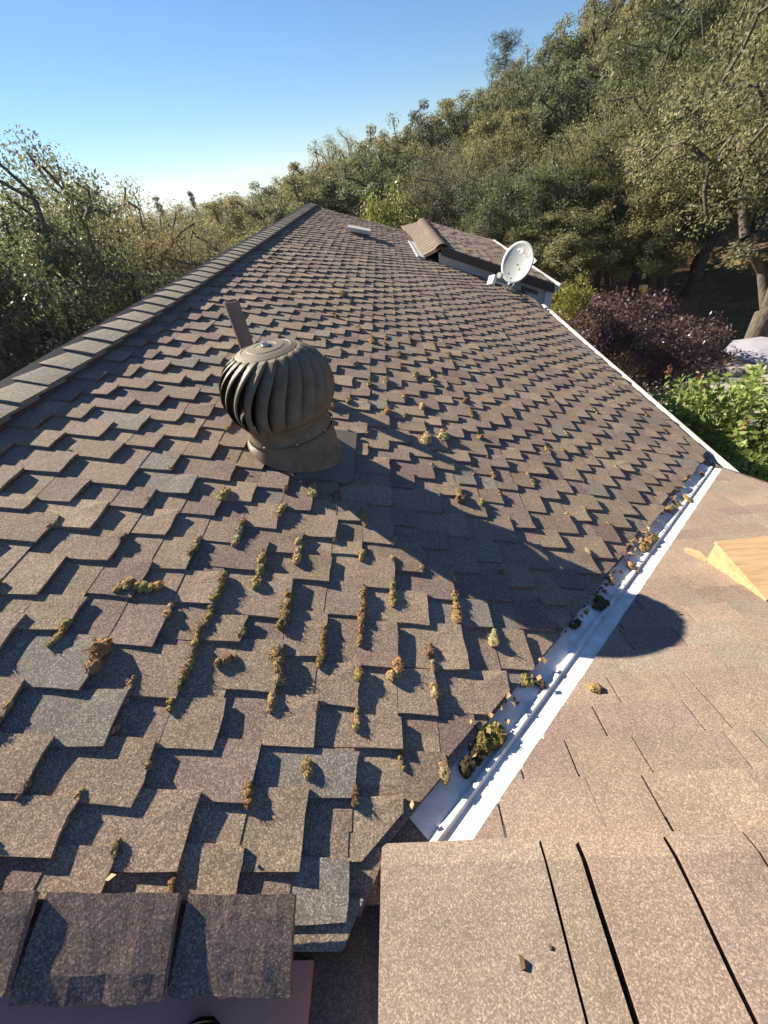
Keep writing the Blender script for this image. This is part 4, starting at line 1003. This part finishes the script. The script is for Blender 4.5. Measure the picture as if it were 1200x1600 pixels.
TREES = [  # azimuth, distance, top elevation, width, kind, label, group
 (-37.5, 14.0, 8.3, 8.5, 'near', 'large dense oak at the left edge beyond the ridge', None),
 (-47, 12.5, 3.0, 8.0, 'near', 'dark oak crown low at the left edge beside the ridge caps', None),
 (-31, 19, 5.2, 8.5, 'airy', 'thin reddish-brown twiggy tree beside the large left oak', None),
 (-27, 23, 2.6, 8.0, 'airy', 'sparse brown tree in front of the distant cypress', None),
 (-33, 26, 4.0, 9, 'airy_b', None, 'L'), (-23.5, 21, -2.2, 7.5, 'airy', None, 'L'), (-39, 22, 2.0, 9, 'oak_b', None, 'L'),
 (-20.5, 30, -0.6, 8, 'airy', None, 'L'), (-17, 34, 0.0, 8, 'oak_c', None, 'L'), (-14, 38, 0.2, 8.5, 'oak_a', None, 'L'), (-18, 23, -4.2, 5, 'bush', 'pale yellow-green bush beyond the middle of the ridge', None),
 (-12, 30, -0.9, 7.5, 'oak_b', None, 'L'), (-22.5, 46, -0.5, 9, 'oak_a', None, 'L'), (-26, 42, 0.3, 9, 'oak_b', None, 'L'), (-29, 17, -5.5, 7, 'airy_b', None, 'L'), (-34, 16.5, -4, 7, 'oak_b', None, 'L'),
 (-14.5, 24, -3.4, 6.5, 'oak_c', None, 'L'), (-10, 42, 1.1, 8, 'oak_a', None, 'C'), (-8, 31, 0.9, 7, 'oak_c', None, 'C'), (-6, 36, 2.0, 7.5, 'oak_b', None, 'C'), (-4.2, 40, 3.3, 6.5, 'airy_b', None, 'C'),
 (-2.2, 30, 1.6, 7, 'oak_c', None, 'C'), (0.6, 36, 2.9, 8, 'oak_a', None, 'C'), (3.2, 42, 3.0, 8, 'oak_b', None, 'C'), (5.6, 44, 3.9, 8.5, 'oak_a', None, 'R'), (1.0, 24, -1.4, 5.5, 'bush', 'bright olive bush behind the far end of the roof', None),
 (4.5, 27, 0.6, 8, 'airy', 'bare brown-twigged tree behind the small gable', None), (8.0, 27, 2.6, 8, 'airy', 'tall sparse brown tree above the satellite dish', None),
 (8.2, 48, 4.3, 9, 'oak_c', None, 'R'), (10.6, 46, 4.8, 8, 'oak_b', None, 'R'), (13.5, 50, 5.3, 9, 'oak_a', None, 'R'), (16, 52, 5.7, 9, 'oak_b', None, 'R'), (18, 46, 6.6, 8, 'oak_c', None, 'R'), (20, 50, 8.0, 9, 'oak_a', None, 'R'), (22.5, 46, 9.0, 9, 'oak_b', None, 'R'),
 (11, 31, 1.6, 8, 'airy_b', None, 'R'), (13.5, 33, 2.6, 8, 'oak_c', None, 'R'), (16.5, 34, 3.6, 8, 'oak_b', None, 'R'), (19.5, 33, 4.5, 8, 'oak_a', None, 'R'), (13.5, 23, -1.6, 7, 'airy_b', None, 'R'), (17, 24, -1.0, 7.5, 'oak_b', None, 'R'), (20.5, 25, 0.8, 7, 'airy_b', None, 'R'),
 (23.5, 34, 6.6, 8.5, 'oak_c', None, 'R'), (26, 40, 10, 9, 'oak_a', None, 'R'), (24, 27, 2.4, 7.5, 'oak_b', None, 'R'), (28.5, 30, 8.0, 9, 'oak_b', None, 'R'), (31, 36, 10.5, 9, 'oak_a', None, 'R'), (28, 24.5, 3.5, 7.5, 'airy_b', None, 'R'),
 (33.5, 25, 9.5, 9, 'near', 'tall olive-grey oak filling the upper right above the plum tree', None), (37, 31, 10, 10, 'oak_b', None, 'R'),
 (40.6, 19.0, 11.0, 10.5, 'near', 'big oak with thick dark trunk behind the umbrella', None), (45, 24, 9, 10, 'oak_a', None, 'R'), (36.0, 33.0, 4.0, 7, 'airy_b', None, 'R'),
  (26.5, 22.5, -3.5, 6.5, 'oak_b', None, 'R'), (30, 23, -3.0, 6.5, 'airy_b', None, 'R'), (19, 20.5, -6.0, 5.5, 'oak_c', None, 'R'),  
 (21.5, 17.5, -12.3, 3.0, 'bush', 'small yellow-green bush beside the gable wall corner', None),
]
GL_ = {'L': ('olive oak in the wooded valley left of the roof ridge', 'oaks in the valley left of the ridge'),
       'C': ('olive oak rising behind the far end of the roof', 'oaks behind the far end of the roof'),
       'R': ('grey-green oak on the wooded hillside at the right', 'oaks on the right-hand hillside')}
tr = random.Random(15)
ORD = 'first second third fourth fifth sixth seventh eighth ninth tenth eleventh twelfth thirteenth fourteenth fifteenth sixteenth'.split()
WHERE = {'L': 'in the valley left of the roof ridge', 'C': 'behind the far end of the roof', 'R': 'of the hillside right of the roof'}
NAMES = {}
for gk in 'LCR':
    for lo_, hi_, rowname in ((0, 28, 'front row'), (28, 40, 'middle row'), (40, 999, 'back row')):
        rowt = sorted((t[0], t[1]) for t in TREES if t[6] == gk and lo_ <= t[1] < hi_)
        for k, (az, dd) in enumerate(rowt): NAMES[az, dd, gk] = '%s oak from the left, %s %s' % (ORD[k], rowname, WHERE[gk])
for az, d, el, w, kind, label, grp in TREES:
    x, y = at_az(az, d); H_ = CZ + d*math.tan(math.radians(el)) - terrain(x, y)
    lb_, g_ = (label, None) if label else (NAMES[az, d, grp], GL_[grp][1])
    plant_tree('bush' if kind == 'bush' else 'oak_tree', PR[kind], x, y, max(1.5, H_*1.04), w, tr.uniform(0, 6.28), lb_, 'bush' if kind == 'bush' else 'tree', g_)
# distant trees of the valley
dr = random.Random(33)
for k in range(120):
    az = dr.uniform(-37, 9); d = 55*math.exp(dr.uniform(0, 1.9)); x, y = at_az(az, d); z = terrain(x, y)
    h_ = min(dr.uniform(7, 11), CZ - z + d*math.tan(math.radians(-0.15)))
    if h_ < 4: continue
    plant_tree('distant_tree', PR['far'], x, y, h_, dr.uniform(7, 12), dr.uniform(0, 6.28), 'small olive tree in the distance beyond the left oaks', 'tree', 'distant valley trees')
# two far cypresses
def cypress(az, d, el, w, label):
    x, y = at_az(az, d); z = terrain(x, y); H_ = CZ + d*math.tan(math.radians(el)) - z
    g = np.random.default_rng(int(d)); n = 70; t = g.random(n); a = g.random(n)*6.28; rr_ = w/2*(1-t)**0.7*np.sqrt(g.random(n))
    C = np.stack([rr_*np.cos(a), rr_*np.sin(a), 0.5 + t*(H_-1)], 1)
    lm = leaf_cloud('crown', C, np.full(n, w*.22), 40, 0.4, M['leaf_hedge'], 5)
    mb = MB(); mb.tube([(0, 0, 0), (0, 0, H_*.9)], [0.25, 0.05], 6); tm = bpy.data.meshes.new('trunk'); tm.from_pydata(mb.V, [], mb.F); tm.materials.append(M['bark'])
    plant_tree('cypress_tree', (tm, lm, H_, w), x, y, H_, w, 0, label, 'tree')
cypress(-23.7, 120, 0.75, 3.2, 'small dark pointed cypress on the left horizon, the taller one')
cypress(-20.3, 135, 0.55, 3.2, 'small dark pointed cypress on the horizon, the right one')
# pines
def pine_proto(seed, H_, W, n, lo=0.45, top_round=True, leaf='leaf_pine'):
    r = random.Random(seed); mb = MB(); C = []
    mb.tube([(0, 0, 0), (r.uniform(-.1, .1), r.uniform(-.1, .1), H_*.5), (r.uniform(-.2, .2), r.uniform(-.2, .2), H_*.95)], [H_*.022, H_*.016, 0.03], 8)
    for k in range(n):
        t = lo + (1-lo)*(k + r.random())/n; a = r.uniform(0, 6.28)
        L_ = W/2*(1.15 - t)**0.5*r.uniform(.55, 1.05) if top_round else W/2*(1.02 - t)*2*r.uniform(.6, 1)
        p0 = Vector((0, 0, H_*t*.95)); p1 = p0 + Vector((math.cos(a)*L_, math.sin(a)*L_, L_*r.uniform(.0, .55))); pm = p0.lerp(p1, .55) + Vector((0, 0, -L_*.06))
        mb.tube([p0, pm, p1], [0.055, 0.035, 0.012], 4, caps=False)
        for s_ in (0.55, 0.75, 0.92, 1.0): C.append(p0.lerp(p1, s_) + Vector((r.gauss(0, .2), r.gauss(0, .2), r.gauss(0, .15))))
    C = np.array([tuple(c) for c in C]); lm = leaf_cloud('crown', C, np.full(len(C), 0.5), 55, 0.26, M[leaf], seed, shape=0.10)
    tm = bpy.data.meshes.new('trunk'); tm.from_pydata(mb.V, [], mb.F); tm.materials.append(M['bark']); return tm, lm, H_, W
def put_pine(pr, az, d, el, w, label):
    x, y = at_az(az, d); H_ = CZ + d*math.tan(math.radians(el)) - terrain(x, y); plant_tree('pine_tree', pr, x, y, H_, w, 1.3, label, 'tree')
P1 = pine_proto(61, 12, 5.5, 44, 0.5); P2 = pine_proto(62, 14, 7, 60, 0.25)
put_pine(P1, 12.9, 58, 7.6, 5.6, 'lone dark round-topped pine standing above the hillside skyline')
put_pine(P2, 26.5, 27, 11.5, 7.0, 'tall pine with bare dark branches at the upper right hillside')

# purple-leaf plum by the patio
pl = tree_proto(909, 4.4, 4.6, 230, 135, 0.078, 'leaf_purple', 0.10, 0.42, crown_lo=0.1, lobes=7, shell=0.6, bark='bark')
x, y = at_az(28.3, 12.4); plant_tree('plum_tree', pl, x, y, 4.4, 4.9, 0.4, 'dark purple-leaved plum tree beyond the eave gutter', 'tree')
# clipped shrub below the eave, its shade painted into near-black leaves
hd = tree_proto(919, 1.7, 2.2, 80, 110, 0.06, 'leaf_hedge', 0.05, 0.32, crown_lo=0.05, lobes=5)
x, y = at_az(37.6, 9.6); plant_tree('dark_shrub', hd, x, y, 2.0, 2.2, 0.0, 'shrub with shade painted into near-black leaves between the gutter and the patio', 'shrub')
x, y = at_az(42.0, 9.0); plant_tree('dark_shrub', hd, x, y, 1.9, 2.0, 2.0, 'shrub with shade painted into near-black leaves behind the bright green shrub', 'shrub')

# tall bright shrub with upright stems and red flower heads, close under the eave
sr = random.Random(55)
SX, SY = 4.14, 4.0; top0 = 4.75
shrub = empty('flowering_shrub', (SX, SY, 0)); tag(shrub, 'tall bright green leafy shrub with small red flower heads at right edge', 'shrub')
mb = MB(); C = []; stems = []
for k in range(95):
    a = sr.uniform(0, 6.28); rr_ = math.sqrt(sr.random())*1.35; bx, by = SX + rr_*math.cos(a)*.25, SY + rr_*math.sin(a)*.25
    tx_, ty_ = SX + rr_*math.cos(a)*1.1, SY + rr_*math.sin(a)*1.1; hh = (top0 - 0.45*rr_*rr_ + sr.gauss(0, .14)) 
    pts = [(bx, by, 0.0), (bx*.6 + tx_*.4, by*.6 + ty_*.4, hh*.5), (tx_, ty_, hh*.82), (tx_ + sr.gauss(0, .07), ty_ + sr.gauss(0, .07), hh)]
    stems.append(pts); mb.tube(pts, [0.02, 0.014, 0.008, 0.004], 5, caps=False)
    n = 26
    for i in range(n):
        t = i/(n-1); z = hh*(0.30 + 0.70*t); q = 0.0
        p = Vector(pts[1]).lerp(Vector(pts[2]), max(0, min(1, (z - hh*.5)/(hh*.32)))) if z < hh*.82 else Vector(pts[2]).lerp(Vector(pts[3]), (z - hh*.82)/(hh*.18))
        C.append((p.x, p.y, z))
C = np.array(C)
stm = mb.build('stems', M['stem'], shrub)
lm = leaf_cloud('foliage', C, np.full(len(C), 0.15), 15, 0.088, M['leaf_bright'], 71, flat=0.8, shape=0.5)
fo = bpy.data.objects.new('foliage', lm); link(fo, shrub, (0, 0, 0))
# a few taller shoots with paired leaves and flower heads
for k, (dx, dy, hh) in enumerate(((-0.95, 0.75, 4.75), (-0.75, 0.35, 4.7), (-1.25, 0.30, 4.15), (-0.55, 0.75, 4.62), (-0.6, -0.2, 4.45), (0.1, 0.4, 5.0), (-0.15, -0.45, 4.5), (0.3, -0.1, 5.0))):
    p = Vector((SX + dx, SY + dy, hh)); b = Vector((SX + dx*.6, SY + dy*.6, hh - 1.3)); q = MB(); q.tube([b, b.lerp(p, .6) + Vector((.02, .01, 0)), p], [.009, .006, .003], 5, caps=False)
    st = q.build('shoot', M['stem'], shrub)
    CC = np.array([tuple(b.lerp(p, t)) for t in np.linspace(.35, .95, 9)]); l2 = leaf_cloud('shoot_leaves', CC, np.full(9, .05), 4, .10, M['leaf_bright'], 80+k, shape=.42)
    link(bpy.data.objects.new('shoot_leaves', l2), st, (0, 0, 0)); bpy.data.objects[-1] if False else None
    CF = np.array([(p.x + sr.gauss(0, .014), p.y + sr.gauss(0, .014), p.z + sr.gauss(0, .03)) for _ in range(9)])
    l3 = leaf_cloud('flower_head', CF, np.full(9, .022), 7, .024, M['flower'], 90+k, shape=.7); link(bpy.data.objects.new('flower_head', l3), shrub, (0, 0, 0))

# ------------------------------------------------------------------ umbrella
ux, uy = at_az(42.2, 14.2); uz = terrain(ux, uy)
um = empty('patio_umbrella', (ux, uy, uz)); tag(um, 'pale lavender-white patio umbrella in front of the big oak trunk', 'umbrella')
ctop = 2.28; V = [(ux, uy, uz + ctop)]; n = 8; R_ = 0.98
for k in range(n):
    a = 2*math.pi*(k+.5)/n; V.append((ux + R_*.5*math.cos(a), uy + R_*.5*math.sin(a), uz + ctop - 0.07))
for k in range(n):
    a = 2*math.pi*(k+.5)/n; V.append((ux + R_*math.cos(a), uy + R_*math.sin(a), uz + ctop - 0.20))
for k in range(n):
    a = 2*math.pi*(k+.5)/n; V.append((ux + R_*math.cos(a), uy + R_*math.sin(a), uz + ctop - 0.235))
F = [(0, 1+k, 1+(k+1) % n) for k in range(n)] + [(1+k, 1+n+k, 1+n+(k+1) % n, 1+(k+1) % n) for k in range(n)] + [(1+n+k, 1+2*n+k, 1+2*n+(k+1) % n, 1+n+(k+1) % n) for k in range(n)]
cn = mesh_obj('canopy', V, F, M['canvas'], um); md = cn.modifiers.new('thick', 'SOLIDIFY'); md.thickness = 0.004
q = MB(); q.tube([(ux, uy, uz), (ux, uy, uz + ctop + 0.05)], 0.022, 8); q.build('pole', M['screw'], um)
q = MB(); q.lathe((ux, uy, uz), [(0.0001, 0.10), (0.06, 0.10), (0.26, 0.07), (0.28, 0.0)], 20); q.build('base', M['dark_metal'], um)
for k in range(n):
    a = 2*math.pi*(k+.5)/n; q = MB(); q.tube([(ux, uy, uz + ctop - .02), (ux + R_*.98*math.cos(a), uy + R_*.98*math.sin(a), uz + ctop - 0.215)], 0.008, 4); q.build('rib', M['screw'], um)

# ------------------------------------------------------------------ thin air haze that greys the far slopes
mh, nt, N, L = new_mat('haze'); pv = nd(nt, 'ShaderNodeVolumePrincipled'); pv.inputs['Color'].default_value = (0.86, 0.93, 1.0, 1); pv.inputs['Density'].default_value = 0.00022; pv.inputs['Anisotropy'].default_value = 0.3
o = nd(nt, 'ShaderNodeOutputMaterial'); L.new(pv.outputs[0], o.inputs['Volume'])
mb = MB(); mb.box((-1520, -1520, -45), (1520, 1520, 45)); tag(mb.build('haze', mh, None), 'thin pale air haze over the whole valley', 'haze', kind='stuff')
